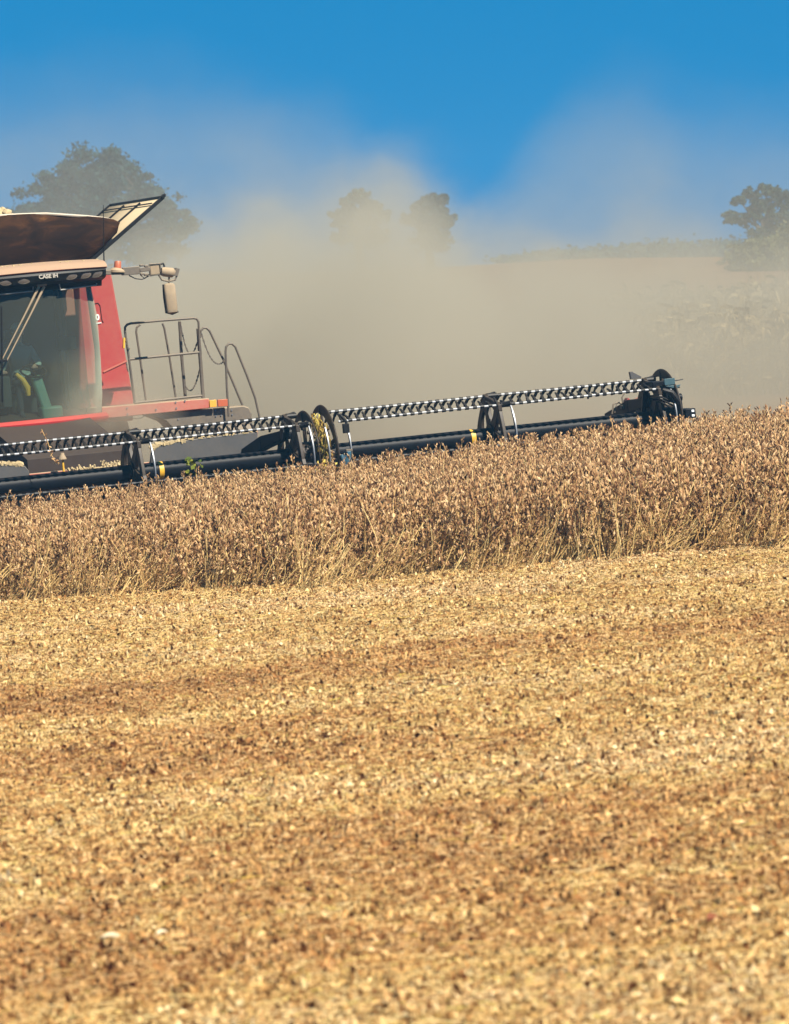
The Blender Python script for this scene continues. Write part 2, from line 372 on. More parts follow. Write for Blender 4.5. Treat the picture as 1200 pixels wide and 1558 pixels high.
def blade_arc(mb, u, r0, a0, a1, n=14, wd=0.03, th=0.02):
    pts = []
    for i in range(n + 1):
        a = R(a0 + (a1 - a0) * i / n); pts.append((a, wd * (0.35 + 0.65 * math.sin(math.pi * i / n))))
    rows = []
    for a, ww in pts:
        rows.append([(u - 0.009, -r0 * math.cos(a), wr + r0 * math.sin(a)), (u + 0.009, -r0 * math.cos(a), wr + r0 * math.sin(a)),
                     (u + 0.012, -(r0 - ww) * math.cos(a), wr + (r0 - ww) * math.sin(a)), (u - 0.012, -(r0 - ww) * math.cos(a), wr + (r0 - ww) * math.sin(a)),
                     (u - 0.009, -r0 * math.cos(a), wr + r0 * math.sin(a))])
    mb.grid(rows)

def spider(u, parent):
    s = MB()
    th = 0.06
    for i, a in enumerate(ANG):
        v, w_ = bat(a); d = Vector((0, v, w_ - wr)).normalized(); q = Vector((0, -d.z, d.y))
        c = Vector((u, 0, wr))
        p = [c + d * 0.12 + q * 0.12, c + d * 0.34 + q * 0.07, c + d * (RB - 0.03) + q * 0.10, c + d * (RB + 0.03) + q * 0.03,
             c + d * (RB + 0.03) - q * 0.03, c + d * (RB - 0.03) - q * 0.10, c + d * 0.34 - q * 0.07, c + d * 0.12 - q * 0.12]
        s.prism([x - Vector((th / 2 + 0.001 * (i % 2), 0, 0)) for x in p], (th + 0.002 * (i % 2), 0, 0))
        # rim between this bat and the next: a curved strip, so an oval hole is left
        a1 = a + 60; outer = []; inner = []
        for k in range(9):
            aa = R(a + 60 * k / 8); ro = RB - 0.055 * math.sin(math.pi * k / 8) - 0.004; ri = ro - 0.11 - 0.09 * (2 * abs(k / 8 - 0.5)) ** 2
            outer.append(c + Vector((0, -math.cos(aa), math.sin(aa))) * ro); inner.append(c + Vector((0, -math.cos(aa), math.sin(aa))) * ri)
        s.prism([x - Vector((th / 2 - 0.004, 0, 0)) for x in outer + inner[::-1]], (th - 0.008, 0, 0))
    n = 20
    s.tube([(u - 0.05, 0, wr), (u + 0.05, 0, wr)], 0.19, n)
    s.build('spider', M['disc'], parent, 0.006)
    arc = MB(); blade_arc(arc, u + 0.15, RB + 0.07, 40, -40, wd=0.06)
    arc.build('guard_strip', M['steel'], parent)
    for a in ANG[:3]:
        lk = MB(); v, w_ = bat(a); lk.bar((u + 0.02, v, w_), (u + 0.17, v * 1.08, wr + (w_ - wr) * 1.06), 0.07, 0.05)
        lk.tube([(u + 0.02, v, w_), (u + 0.19, v, w_)], 0.045, 8)
        lk.build('bat_crank', M['black'], parent, 0.006)

def reel(u0, u1, spiders, bands, named):
    """named: how the tines in view are told apart as objects"""
    global tine_count
    c = MB(); c.tube([(u0, 0, wr)] + [(u0 + (u1 - u0) * k / 8, 0, wr) for k in range(1, 8)] + [(u1, 0, wr)], 0.128, 20)
    r = c.build('reel', M['navy'], header)
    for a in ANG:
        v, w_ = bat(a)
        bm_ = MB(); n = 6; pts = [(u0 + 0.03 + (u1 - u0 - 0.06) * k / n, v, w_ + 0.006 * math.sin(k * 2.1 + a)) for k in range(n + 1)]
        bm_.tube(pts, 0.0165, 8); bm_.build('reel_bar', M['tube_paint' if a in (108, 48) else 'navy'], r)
        k = 0; u = u0 + 0.09
        while u < u1 - 0.06:
            if named and a in (48, 108) and tine_count < 100 and (a == 48 or u > u1 - 2.0):
                copy_tine(u, v, w_, r, a); tine_count += 1
            else:
                j = random.uniform(-0.006, 0.006)
                stuff_t.add([(x + u + j, y + v, z + w_) for x, y, z in TINE[a].v], TINE[a].f)
            u += PITCH
    for s in spiders: spider(s, r)
    for s in bands:
        bnd = MB(); bnd.tube([(s - 0.035, 0, wr), (s + 0.035, 0, wr)], 0.133, 20); bnd.build('painted_band', M['yellow'], r)
    return r
uw1, uw0 = uE - 0.10, uS + 0.22
uc1 = uS - 0.30; uc0 = 2 * uC - uc1
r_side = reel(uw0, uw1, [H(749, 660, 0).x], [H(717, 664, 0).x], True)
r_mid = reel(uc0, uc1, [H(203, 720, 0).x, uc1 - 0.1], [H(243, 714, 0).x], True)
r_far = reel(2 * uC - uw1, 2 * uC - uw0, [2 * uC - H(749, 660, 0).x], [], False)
st = stuff_t.build('tine', M['black'], header); st['kind'] = 'stuff'
spider(uw1 - 0.12, r_side)

# end discs at the joint and at the outer end
def end_disc(u, parent, rad, th=0.03, a0=0, a1=360, span=(-34, 128)):
    d = MB(); n = 40; c = Vector((u, 0, wr)); outer = [c + Vector((0, -math.cos(R(a0 + (a1 - a0) * k / n)), math.sin(R(a0 + (a1 - a0) * k / n)))) * rad for k in range(n)]
    # crescent shield over the front and top, open towards the back, with spokes
    for q0, q1 in (span,):
        oo = [c + Vector((0, -math.cos(R(q0 + (q1 - q0) * k / 26)), math.sin(R(q0 + (q1 - q0) * k / 26)))) * rad for k in range(27)]
        ii = [c + Vector((0, -math.cos(R(q0 + (q1 - q0) * k / 26)), math.sin(R(q0 + (q1 - q0) * k / 26)))) * rad * (1 - .22 * math.sin(math.pi * (k + 1.5) / 29)) for k in range(27)]
        d.prism([p - Vector((th / 2, 0, 0)) for p in oo + ii[::-1]], (th, 0, 0))
    for k in range(5):
        a = R(72 * k + 20); dv = Vector((0, -math.cos(a), math.sin(a))); d.bar(c + dv * .15, c + dv * rad * .97, 0.05, 0.035)
    ring = []
    for k in range(n + 1):
        a = 2 * math.pi * k / n; ring.append(c + Vector((0, -math.cos(a), math.sin(a))) * rad)
    d.tube(ring, 0.012, 6, cap=False)
    d.tube([c - Vector((0.10, 0, 0)), c + Vector((0.10, 0, 0))], 0.2, 20)
    for k in range(8):
        a = 2 * math.pi * k / 8 + 0.2; p = c + Vector((0, -math.cos(a), math.sin(a))) * rad * 0.62
        d.tube([p - Vector((0.03, 0, 0)), p + Vector((0.03, 0, 0))], 0.03, 8)
    return d.build('end_disc', M['disc'], parent, 0.004)
end_disc(uS + 0.12, r_side, 0.72, span=(-20, 128)); end_disc(uS - 0.16, r_mid, 0.66, span=(48, 132)); end_disc(uE, r_side, 0.745)
end_disc(2 * uC - uS - 0.12, r_far, 0.735); end_disc(2 * uC - uS + 0.16, r_mid, 0.67)
for uu, pr in ((uS + 0.32, r_side), (uS - 0.02, r_mid)):
    arc = MB(); blade_arc(arc, uu, RB + 0.10, 34, -34, wd=0.05); arc.build('guard_strip', M['steel'], pr)

# reel arms reaching back to the header frame
def reel_arm(pf, pb, wdt=0.13):
    a = MB(); pf = Vector(pf); pb = Vector(pb); mid = pf.lerp(pb, 0.45) + Vector((0, 0, 0.05))
    for p, q, h0, h1 in ((pf, mid, 0.13, 0.20), (mid, pb, 0.20, 0.16)):
        x = Vector((wdt / 2, 0, 0))
        a.add([p - x + Vector((0, 0, h0 / 2)), p + x + Vector((0, 0, h0 / 2)), p + x - Vector((0, 0, h0 / 2)), p - x - Vector((0, 0, h0 / 2)),
               q - x + Vector((0, 0, h1 / 2)), q + x + Vector((0, 0, h1 / 2)), q + x - Vector((0, 0, h1 / 2)), q - x - Vector((0, 0, h1 / 2))],
              [(0, 1, 2, 3), (7, 6, 5, 4), (0, 4, 5, 1), (1, 5, 6, 2), (2, 6, 7, 3), (3, 7, 4, 0)])
    a.tube([pf - Vector((0.11, 0, 0)), pf + Vector((0.11, 0, 0))], 0.10, 14)
    ob = a.build('reel_arm', M['navy'], header, 0.012)
    c = MB(); c.tube([pf.lerp(pb, 0.2) - Vector((0, 0, 0.22)), pb.lerp(pf, 0.15) - Vector((0, 0, 0.12))], 0.035, 10); c.tube([pf.lerp(pb, 0.2) - Vector((0, 0, 0.22)), pb.lerp(pf, 0.5) - Vector((0, 0, 0.17))], 0.05, 10)
    c.build('lift_cylinder', M['frame'], ob)
    return ob
arm = reel_arm((uS - 0.40, 0.05, H(440, 660, 0).z), (uS - 0.72, 1.75, wr - 0.02), 0.16)
arm_r = reel_arm((uE - 0.18, 0.05, wr + 0.27), (uE - 0.22, 1.9, wr + 0.02), 0.13)
reel_arm((2 * uC - uS + 0.4, 0.05, wr + 0.25), (2 * uC - uS + 0.6, 1.75, wr - 0.02), 0.16)

# hoses and blue valve at the joint
hz = MB()
for k in range(5):
    z0 = wr - 0.05 - 0.06 * k
    hz.tube([(uS - 0.05 + 0.02 * k, -0.30, z0 + 0.22), (uS + 0.02, -0.62, z0 + 0.1 - 0.05 * k), (uS + 0.20, -0.70, z0), (uS + 0.26, -0.55, z0 + 0.04)], 0.010, 6)
hz.build('hydraulic_hose', M['tan'], header)
vb = MB(); uu = uS + 0.24
vb.box((uu, -0.70, wr - 0.12), (0.11, 0.10, 0.16)); vb.tube([(uu, -0.72, wr - 0.22), (uu, -0.72, wr - 0.04)], 0.05, 10); vb.box((uu + 0.03, -0.73, wr - 0.01), (0.06, 0.05, 0.06)); vb.tube([(uu - 0.05, -0.74, wr - 0.20), (uu - 0.09, -0.74, wr - 0.02)], 0.028, 8)
vb.build('valve_block', M['blue'], header, 0.006)
br = MB(); br.box((uu + 0.04, -0.72, wr + 0.03), (0.10, 0.05, 0.04)); br.bar((uu + 0.08, -0.72, wr + 0.05), (uu + 0.08, -0.72, wr - 0.08), 0.02, 0.02); br.bar((uu, -0.72, wr + 0.05), (uu, -0.72, wr - 0.03), 0.02, 0.02); br.build('valve_bracket', M['frame'], header, 0.004)
br = MB(); br.box((uu + 0.02, -0.73, wr + 0.36), (0.09, 0.07, 0.14)); br.tube([(uu + 0.03, -0.74, wr + 0.40), (uu + 0.03, -0.74, wr + 0.46), (uu - 0.05, -0.70, wr + 0.58)], 0.025, 8); br.build('bat_crank', M['black'], r_side, 0.004)

# outer end: mount, drive motor, hoses, spike, end sheet, lamp box
em = MB()
p = H(985, 590, -0.2)
em.box((uE - 0.20, -0.25, wr + 0.52), (0.22, 0.30, 0.12)); em.box((uE - 0.06, -0.40, wr + 0.42), (0.16, 0.18, 0.22)); em.tube([(uE - 0.25, -0.3, wr + 0.3), (uE + 0.18, -0.3, wr + 0.3)], 0.06, 12)
em.bar((uE - 0.30, -0.1, wr + 0.55), (uE - 0.26, 0.3, wr - 0.1), 0.09, 0.09); em.bar((uE + 0.05, -0.45, wr + 0.35), (uE + 0.16, -0.15, wr - 0.2), 0.06, 0.12)
em.build('reel_drive', M['navy'], header, 0.01)
bp_ = MB(); bp_.box((uE - 0.08, -0.52, wr + 0.56), (0.17, 0.05, 0.10)); bp_.prism([(uE - 0.16, -0.545, wr + 0.50), (uE + 0.10, -0.545, wr + 0.50), (uE + 0.02, -0.545, wr + 0.44)], (0, 0.03, 0)); bp_.build('mount_plate', paint('pale_blue_plate', (0.035, 0.085, 0.105), 0.4, dust=0.04, top=0), header, 0.004)
sp_ = MB(); q0 = H(1003, 583, -0.35); q1 = H(1039, 577, -0.35); sp_.tube([q0, q1], [0.018, 0.008], 6); q2 = H(1000, 592, -0.4); q3 = H(1034, 589, -0.4); sp_.tube([q2, q3], 0.014, 6); sp_.build('marker_rod', M['black'], header)
tri = MB(); a_, b_, c_ = H(958, 566, 0.2), H(976, 573, 0.2), H(960, 577, 0.2); tri.prism([a_, H(961, 565, 0.2), b_, H(975, 576, 0.2), c_], (0, 0.06, 0)); tri.build('bracket_plate', M['grey'], header, 0.004)
es = MB(); ue = uE + 0.16
es.prism([(ue, -0.75, 0.12), (ue, -0.55, 0.62), (ue, -0.05, wr + 0.05), (ue, 1.2, wr + 0.12), (ue, 1.7, 0.75), (ue, 1.7, 0.1)], (0.045, 0, 0)); es.build('end_sheet', M['navy'], header, 0.01)
lb = MB(); l0 = H(1049, 629, -0.55); lb.box(l0 + Vector((0, 0.25, 0)), (0.17, 0.60, 0.15)); lb.bar(l0 + Vector((-0.05, 0.3, 0)), l0 + Vector((-0.28, 0.35, 0.02)), 0.12, 0.10); lbo = lb.build('lamp_box', M['navy'], header, 0.012)
for zz in (0.035, -0.035):
    ln = MB(); ln.box(l0 + Vector((0.035, -0.052, zz)), (0.045, 0.012, 0.035)); ln.build('lamp', M['lampglass'], lbo, 0.004)
cv = MB()
cv.tube([H(1008, 593, -0.62), H(1022, 597, -0.66), H(1033, 612, -0.66), H(1036, 640, -0.6)], [0.03, 0.045, 0.05, 0.05], 8)
for k in range(3): cv.tube([H(990 + 4 * k, 605 + 3 * k, -0.5), H(1006, 604 + 4 * k, -0.62), H(1024, 612 + 5 * k, -0.6)], 0.016, 6)
cv.build('drive_shield', M['black'], header)
rh = MB()
rh.tube([H(931, 630, 1.2), H(933, 615, 1.2), H(940, 612, 1.2), H(952, 616, 1.2)], 0.014, 6); rh.tube([H(935, 628, 1.3), H(938, 614, 1.3), H(948, 611, 1.3)], 0.012, 6); rh.tube([H(948, 617, 1.1), H(946, 605, 1.1), H(950, 598, 1.1)], 0.012, 6); rh.box(H(949, 619, 1.1), (0.1, 0.1, 0.06))
rh.build('hydraulic_hose', M['frame'], header)
rg = MB(); rg.prism([H(953, 610, 1.6), H(956, 605, 1.6), H(962, 611, 1.6), H(975, 604, 1.6), H(978, 608, 1.6), H(953, 616, 1.6)], (0, 0.15, 0)); rg.build('rear_reflector', M['red'], header, 0.004)

# frame of the header: back tube and sheet, deck belts, cutter bar, end sheet of the far side
fr_ = MB(); ul = 2 * uC - uE - 0.2; ur = uE + 0.14
fr_.box(((ul + ur) / 2, 1.62, 0.42), (ur - ul, 0.05, 0.50)); fr_.box(((ul + ur) / 2, 1.70, wr - 0.16), (ur - ul, 0.16, 0.16)); fr_.box(((ul + ur) / 2, 1.72, 0.2), (ur - ul, 0.14, 0.14))
fr_.build('back_frame', M['navy'], header, 0.01)
dk = MB()
for s0, s1 in ((ul, uC - 1.0), (uC + 1.0, ur)):
    dk.add([(s0, -0.25, 0.16), (s1, -0.25, 0.16), (s1, 1.55, 0.30), (s0, 1.55, 0.30)], [(0, 1, 2, 3)])
solid(dk.build('draper_belt', M['black'], header), 0.03)
cb = MB(); cb.box(((ul + ur) / 2, -0.36, 0.10), (ur - ul, 0.10, 0.05))
k = ul
while k < ur: cb.prism([(k, -0.40, 0.10), (k + 0.03, -0.40, 0.10), (k + 0.015, -0.52, 0.09)], (0, 0, 0.025)); k += 0.0762
cb.build('cutter_bar', M['frame'], header)

# deflector plates with chaff lying on them, yellow sensor post
def deflector(poly, v, chaffpts):
    d = MB(); d.prism([H(x, y, v) for x, y in poly], (0.0, 0.08, 0)); o = d.build('deflector', M['grey'], header, 0.012)
    c = MB(); top = []
    for i in range(len(chaffpts) - 1):
        for k in range(14):
            t_ = (k + random.random()) / 14; x = chaffpts[i][0] * (1 - t_) + chaffpts[i + 1][0] * t_; y = chaffpts[i][1] * (1 - t_) + chaffpts[i + 1][1] * t_
            p = H(x, y - random.uniform(-1, 1.6), v); s_ = random.uniform(0.02, 0.045)
            c.box(p + Vector((0, 0.05, 0)), (s_ * 1.8, 0.12, s_), Euler((random.uniform(-.4, .4), random.uniform(-.5, .5), random.uniform(-.5, .5))).to_matrix())
    c.build('chaff', M['chaff'], o, sm=False)
deflector([(229, 705), (231, 686), (236, 680), (247, 676), (300, 667), (360, 660), (392, 657), (392, 695)], 1.45, [(232, 683), (240, 677), (300, 666), (392, 656)])
deflector([(-60, 735), (-60, 713), (0, 706), (28, 706), (38, 709), (44, 716), (46, 730)], 1.45, [(-60, 712), (0, 705), (36, 706)])
sb = MB(); sb.prism([H(44, 727, 1.5), H(44, 721, 1.5), H(235, 702, 1.5), H(235, 712, 1.5)], (0, 0.1, 0)); sb.build('adapter_beam', M['red_dusty'], header, 0.01)
ps = MB(); ps.tube([H(97, 722, 1.3), H(95, 697, 1.3)], 0.016, 8); pst = ps.build('sensor_post', M['yellow'], header)
pc = MB(); pc.tube([H(94.6, 699, 1.3), H(94.4, 696.5, 1.3), H(94.3, 692, 1.3), H(94, 689, 1.3)], [0.065, 0.06, 0.035, 0.03], 10); pc.build('cap', M['tan'], pst)
# chaff heap by the spider
ch = MB()
for k in range(140):
    q = H(random.gauss(175, 9), 712 - abs(random.gauss(0, 4)), random.uniform(1.2, 1.5)); s_ = random.uniform(0.012, 0.03)
    ch.box(q, (s_ * 2, s_, s_ * 0.8), Euler((random.random() * 3, random.random() * 3, random.random() * 3)).to_matrix())
ch.build('chaff', M['chaff'], header, sm=False); ch = MB()
for k in range(120):
    q = H(random.gauss(135, 14), 716 - abs(random.gauss(0, 2.5)), random.uniform(1.4, 1.5)); s_ = random.uniform(0.012, 0.03)
    ch.box(q, (s_ * 2, s_, s_ * 0.8), Euler((random.random() * 3, random.random() * 3, random.random() * 3)).to_matrix())
ch.build('chaff', M['chaff'], header, sm=False)

# ================================================================== COMBINE
# ---- body behind the cab: red side panels, tank
def mirror(p): return Vector((-p.x, p.y, p.z))
vB = 1.95
pan = [C(120, 428, vB), C(168, 410, vB), C(171, 425, vB), C(186, 510, vB), C(203, 606, vB), C(203, 640, vB), C(120, 645, vB)]
b1 = MB(); b1.prism(pan, (0, 4.2, 0)); b1.mi = 0
sp1 = b1.build('side_panel', M['red'], combine, 0.03)
b1 = MB(); b1.prism([mirror(p) for p in pan], (0, 4.2, 0)); b1.build('side_panel', M['red'], combine, 0.03)
bd = MB(); bd.box((-0.05, 4.9, 2.45), (2.2, 5.0, 2.0)); bd.build('body', M['red_dusty'], combine, 0.03)
# hatch outline and white numeral on the panel's front face
hl = MB(); q = [C(140, 463, vB - 0.006), C(149, 461, vB - 0.006), C(152, 465, vB - 0.006), C(155, 487, vB - 0.006), C(157, 491, vB - 0.006)]
hl.tube(q, 0.006, 5); hl.build('hatch_seam', M['black'], sp1)
hl = MB(); hl.bar(C(145, 492, vB - 0.01), C(154, 491, vB - 0.01), 0.012, 0.016); hl.build('trim_line', M['white'], sp1)
sm_ = MB(); sm_.bar(C(157, 566, vB - 0.008), C(193, 549, vB - 0.008), 0.02, 0.022); sm_.build('panel_crease', M['red_dusty'], sp1)
def text(s, size, mat, parent, p, rot, name, ext=0.004, bold=0.0):
    cu = bpy.data.curves.new('text', 'FONT'); cu.body = s; cu.size = size; cu.extrude = ext; cu.align_x = 'CENTER'; cu.align_y = 'CENTER'; cu.offset = bold
    to = bpy.data.objects.new('text', cu); col.objects.link(to)
    dg = bpy.context.evaluated_depsgraph_get(); me = bpy.data.meshes.new_from_object(to.evaluated_get(dg))
    bpy.data.objects.remove(to); me.name = name; me.materials.clear(); me.materials.append(mat)
    o = bpy.data.objects.new(name, me); col.objects.link(o); o.parent = parent; o.location = p; o.rotation_euler = rot; return o
text('0', 0.125, M['white'], sp1, C(148, 483, vB - 0.008), (R(90), 0, 0), 'model_numeral', bold=0.006)

# ---- grain tank: rusty front sheet bulging forward, folding side flaps
vt = 2.0
top = [(-120, 346), (-60, 337), (0, 328), (35, 326), (70, 325), (100, 327), (130, 329), (155, 331), (172, 334), (182, 339)]
bot = [(-120, 430), (-60, 424), (0, 418), (35, 414), (70, 410), (100, 406), (120, 402), (133, 398), (146, 386), (177, 354)]
rows = []
N = 10
for k in range(N + 1):
    s_ = k / N; row = []
    for (a, b2) in zip(top, bot):
        x = a[0] * (1 - s_) + b2[0] * s_; y = a[1] * (1 - s_) + b2[1] * s_
        row.append(C(x, y, vt - 0.10 * math.sin(math.pi * s_) - 0.04 * math.sin(x * 0.05)))
    rows.append(row)
tk = MB(); tk.grid(rows); tank = solid(tk.build('grain_tank', M['rust'], combine, ang=60), 0.02)
ed = MB(); pts = [C(x, y, vt) for x, y in top[:-1]]; ed.tube(pts, [0.022] * 7 + [0.014, 0.008], 6); ed.build('tank_rim', paint('dusty_rim', (0.62, 0.55, 0.45), 0.8, dust=0.2, top=0.2), tank)
A_, B_ = C(132, 400, vt), C(245, 301, vt)
LEN = 3.1
ax = (B_ - A_).normalized(); nrm = Vector((-ax.z, 0, ax.x))
fl = MB(); fl.add([A_, B_, B_ + Vector((0, LEN, 0)), A_ + Vector((0, LEN, 0))], [(0, 1, 2, 3)]); flap = solid(fl.build('tank_flap', M['flap'], combine), 0.02)
fb = MB(); fb.bar(A_ - Vector((0, 0.03, 0)) - nrm * 0.01, B_ + ax * 0.03 - Vector((0, 0.03, 0)) - nrm * 0.01, 0.04, 0.06)
fb.bar(A_ + Vector((0, LEN, 0)), B_ + Vector((0, LEN, 0)), 0.05, 0.08); fb.bar(B_ + Vector((0, -0.05, 0)), B_ + Vector((0, LEN + .05, 0)), 0.05, 0.06)
fb.box(B_ + ax * 0.03 + Vector((0, -0.02, 0.0)), (0.07, 0.10, 0.05), Matrix.Rotation(-0.7, 3, 'Y')); fb.tube([B_ + ax * 0.02, B_ + ax * 0.09 + Vector((0, 0, 0.0))], 0.022, 8)
fb.build('flap_frame', M['black'], flap, 0.006)
for k in (0.95, 1.95):
    rb = MB(); y_ = Vector((0, k, 0)); rb.bar(A_ + y_ + nrm * 0.025 + ax * 0.02, B_ + y_ + nrm * 0.025 - ax * 0.1, 0.028, 0.03); rb.build('flap_rib', M['black'], flap)
pl = MB(); pl.bar(B_ - ax * 0.17 + nrm * 0.03 + Vector((0, 0.02, 0)), B_ - ax * 0.17 + nrm * 0.03 + Vector((0, LEN, 0)), 0.010, 0.022); pl.build('flap_lip', M['black'], flap)
# left side flap and rear sheet, out of frame but part of the tank
fl = MB(); a2, b2 = mirror(A_), mirror(B_); fl.add([a2, b2, b2 + Vector((0, LEN, 0)), a2 + Vector((0, LEN, 0))], [(0, 1, 2, 3)]); solid(fl.build('tank_flap', M['flap'], combine), 0.02)
tb = MB(); tb.box((0, 3.6, 3.45), (2.5, 3.2, 0.6)); tb.build('tank_base', M['red_dusty'], combine, 0.03)
gh = MB(); c0 = C(-14, 327, 3.2)
for i in range(26):
    gh.box(c0 + Vector((random.gauss(0, .16), random.gauss(0, .3), random.uniform(-.1, 0.05))), (0.12, 0.12, 0.10), Euler((random.random(), random.random(), random.random())).to_matrix())
gh.build('grain_heap', M['chaff'], tank, 0.03)
an = MB(); an.tube([C(158, 401, 0.6), C(157.5, 372, 0.6), C(157, 312, 0.6)], [0.012, 0.008, 0.005], 6); an.tube([C(157.5, 396, 0.6), C(158, 403, 0.6)], 0.02, 8); an.tube([C(157.3, 380, 0.6), C(157.3, 376, 0.6)], 0.022, 8)
an.build('antenna', M['black'], combine)

# ---- cab
def bow(s): return 0.30 * s * s        # windscreen bow: edges lie further back, s = -1..1
uL, uR_ = -0.91, 0.91
w_sill = C(75, 636, 0).z; w_head = C(75, 441, 0).z
# work out the right edge from the photo: leaning out at the bottom
EDGE = sorted((C(x, y, 0.3).z, C(x, y, 0.3).x) for x, y in ((137, 438), (141, 450), (147, 482), (152, 550), (155, 600), (154, 632)))
def edge(wv):
    return float(np.interp(wv, [e[0] for e in EDGE], [e[1] for e in EDGE]))
cabp = MB()   # pillars, rear wall, floor, ceiling
for sgn in (-1, 1):
    cabp.tube([Vector((sgn * (edge(w_sill) - 0.02), bow(1) + 0.05, w_sill - 0.02)), Vector((sgn * (edge((w_sill + w_head) / 2) - 0.02), bow(1) + 0.05, (w_sill + w_head) / 2)), Vector((sgn * (edge(w_head) - 0.02), bow(1) + 0.05, w_head + 0.1))], 0.045, 8)
    cabp.box((sgn * 0.92, 1.75, (w_sill + w_head) / 2), (0.12, 0.14, w_head - w_sill))
    cabp.box((sgn * 0.92, 1.0, w_sill + 0.02), (0.06, 1.4, 0.12))
cabp.box((0, 1.84, (w_sill + w_head) / 2), (1.84, 0.06, w_head - w_sill + 0.2))
cabp.box((0, 1.0, w_sill - 0.1), (1.84, 1.6, 0.1)); cabp.box((0, 1.0, w_head + 0.06), (1.8, 1.6, 0.08))
cab = cabp.build('cab', M['black'], combine, 0.01)
gl_ = MB(); rows = []
for k in range(15):
    wv = w_sill + (w_head - w_sill) * k / 14; e = edge(wv)
    rows.append([Vector((e * s, bow(s) - 0.05 * math.sin(math.pi * k / 14), wv)) for s in [i / 10 - 1 for i in range(21)]])
gl_.grid(rows); gl_.build('windscreen', M['glass'], cab, ang=80)
for sgn in (-1, 1):
    sg = MB(); sg.add([(sgn * 0.92, bow(1) + 0.09, w_sill + 0.08), (sgn * 0.92, 1.68, w_sill + 0.08), (sgn * 0.92, 1.68, w_head), (sgn * 0.92, bow(1) + 0.09, w_head)], [(0, 1, 2, 3)]); sg.build('side_window', M['glass'], cab)
# red sill bar curving round under the screen
sill = MB(); rows = []
for s in [i / 12 - 1 for i in range(25)]:
    u = s * (edge(w_sill) + 0.08); v0 = -0.10 + 0.34 * s * s; z0 = w_sill - 0.02
    rows.append([Vector((u, v0 + dv, z0 + dz)) for dv, dz in ((0.12, 0.02), (0.0, 0.0), (-0.05, -0.035), (-0.04, -0.085), (0.02, -0.115), (0.12, -0.12), (0.12, 0.02))])
sill.grid(rows); sill.build('sill', paint('sill_red_paint', (0.50, 0.022, 0.03), 0.35, dust=0.05, top=0.12), combine, ang=60)
us_ = MB(); us_.box((0, 0.55, w_sill - 0.25), (1.5, 0.9, 0.26)); us_.build('cab_underside', M['brown'], combine, 0.02)
# roof: dusty top shell, dark lamp visor below it, brow
roof_w = C(161, 402, -0.05).x
def visrow(s, pts):
    return [Vector((s * roof_w + 0 * dv, -0.22 + 0.14 * s * s + dv, wv)) for dv, wv in pts]
wt = C(75, 404, -0.2).z
sh = MB(); rows = []
for s in [i / 12 - 1 for i in range(25)]:
    rows.append(visrow(s, [(1.9, wt - 0.03), (1.4, wt + 0.06 - 0.02 * s * s), (0.6, wt + 0.07 - 0.03 * s * s), (0.12, wt + 0.03 - 0.03 * s * s), (0.0, wt - 0.02 - 0.03 * s * s), (-0.03, wt - 0.075 - 0.02 * s * s), (0.02, wt - 0.10 - 0.02 * s * s), (1.9, wt - 0.10)]))
sh.grid(rows); sh.add(rows[0], [tuple(range(8))]); sh.add(rows[-1], [tuple(range(8))])
roof = sh.build('roof', M['roof'], combine, ang=50)
vi = MB(); rows = []
for s in [i / 12 - 1 for i in range(25)]:
    rows.append(visrow(s * 0.985, [(1.8, wt - 0.10), (0.0, wt - 0.10 - 0.02 * s * s), (-0.015, wt - 0.14), (0.03, wt - 0.245), (0.12, wt - 0.27), (0.30, wt - 0.30), (0.34, w_head - 0.01), (1.8, w_head - 0.01)]))
vi.grid(rows); vi.add(rows[0], [tuple(range(8))]); vi.add(rows[-1], [tuple(range(8))]); vis = vi.build('visor', M['black'], roof, ang=40)
for px_ in (-12, 7, 34, 106, 128, 146):
    u = C(px_, 415, -0.15).x; s = u / roof_w; y0 = -0.22 + 0.14 * s * s - 0.005; cz_ = wt - 0.185
    lp = MB(); n = 18
    ring = [Vector((u + 0.105 * math.cos(2 * math.pi * k / n), y0 + 0.03, cz_ + 0.058 * math.sin(2 * math.pi * k / n))) for k in range(n + 1)]
    lp.tube(ring, 0.010, 6, cap=False); lpo = lp.build('work_light', M['frame'], roof)
    ln = MB(); ln.add([Vector((u + 0.10 * math.cos(2 * math.pi * k / n), y0 + 0.018, cz_ + 0.053 * math.sin(2 * math.pi * k / n))) for k in range(n)] + [Vector((u, y0 + 0.0, cz_))], [(k, (k + 1) % n, n) for k in range(n)]); ln.build('lens', M['lamp'], lpo)
text('CASE IH', 0.085, M['logo'], roof, (C(73, 417, -0.25).x, -0.252, wt - 0.165), (R(86), 0, 0), 'maker_name', bold=0.003)
ck = MB()   # pod husks and chaff lying along the roof edge
for k in range(70):
    s = random.uniform(-1, 1); p = Vector((s * roof_w, random.uniform(0.0, 0.3) + 0.14 * s * s, wt + 0.035 - 0.03 * s * s)); z_ = random.uniform(0.006, 0.018)
    ck.box(p + Vector((0, 0, z_ * 0.7)), (z_ * 2.2, z_ * 1.6, z_), Euler((random.random() * 3, random.random(), random.random() * 3)).to_matrix())
ck.build('chaff', M['chaff'], roof, sm=False)
for pts in ([(-40, 452), (50, 443), (50, 436)], [(90, 432), (92, 441), (146, 434), (147, 431)]):
    gr = MB(); gr.tube([C(x, y, -0.06 if x < 120 else 0.12) for x, y in pts], 0.011, 8); gr.build('grab_rail', M['railsteel'], cab)
wp = MB()
wp.tube([C(59, 436, -0.06), C(38, 478, -0.12), C(2, 549, -0.13)], [0.022, 0.014, 0.010], 6); wp.tube([C(67, 436, -0.06), C(48, 475, -0.12), C(10, 549, -0.13)], [0.022, 0.014, 0.010], 6)
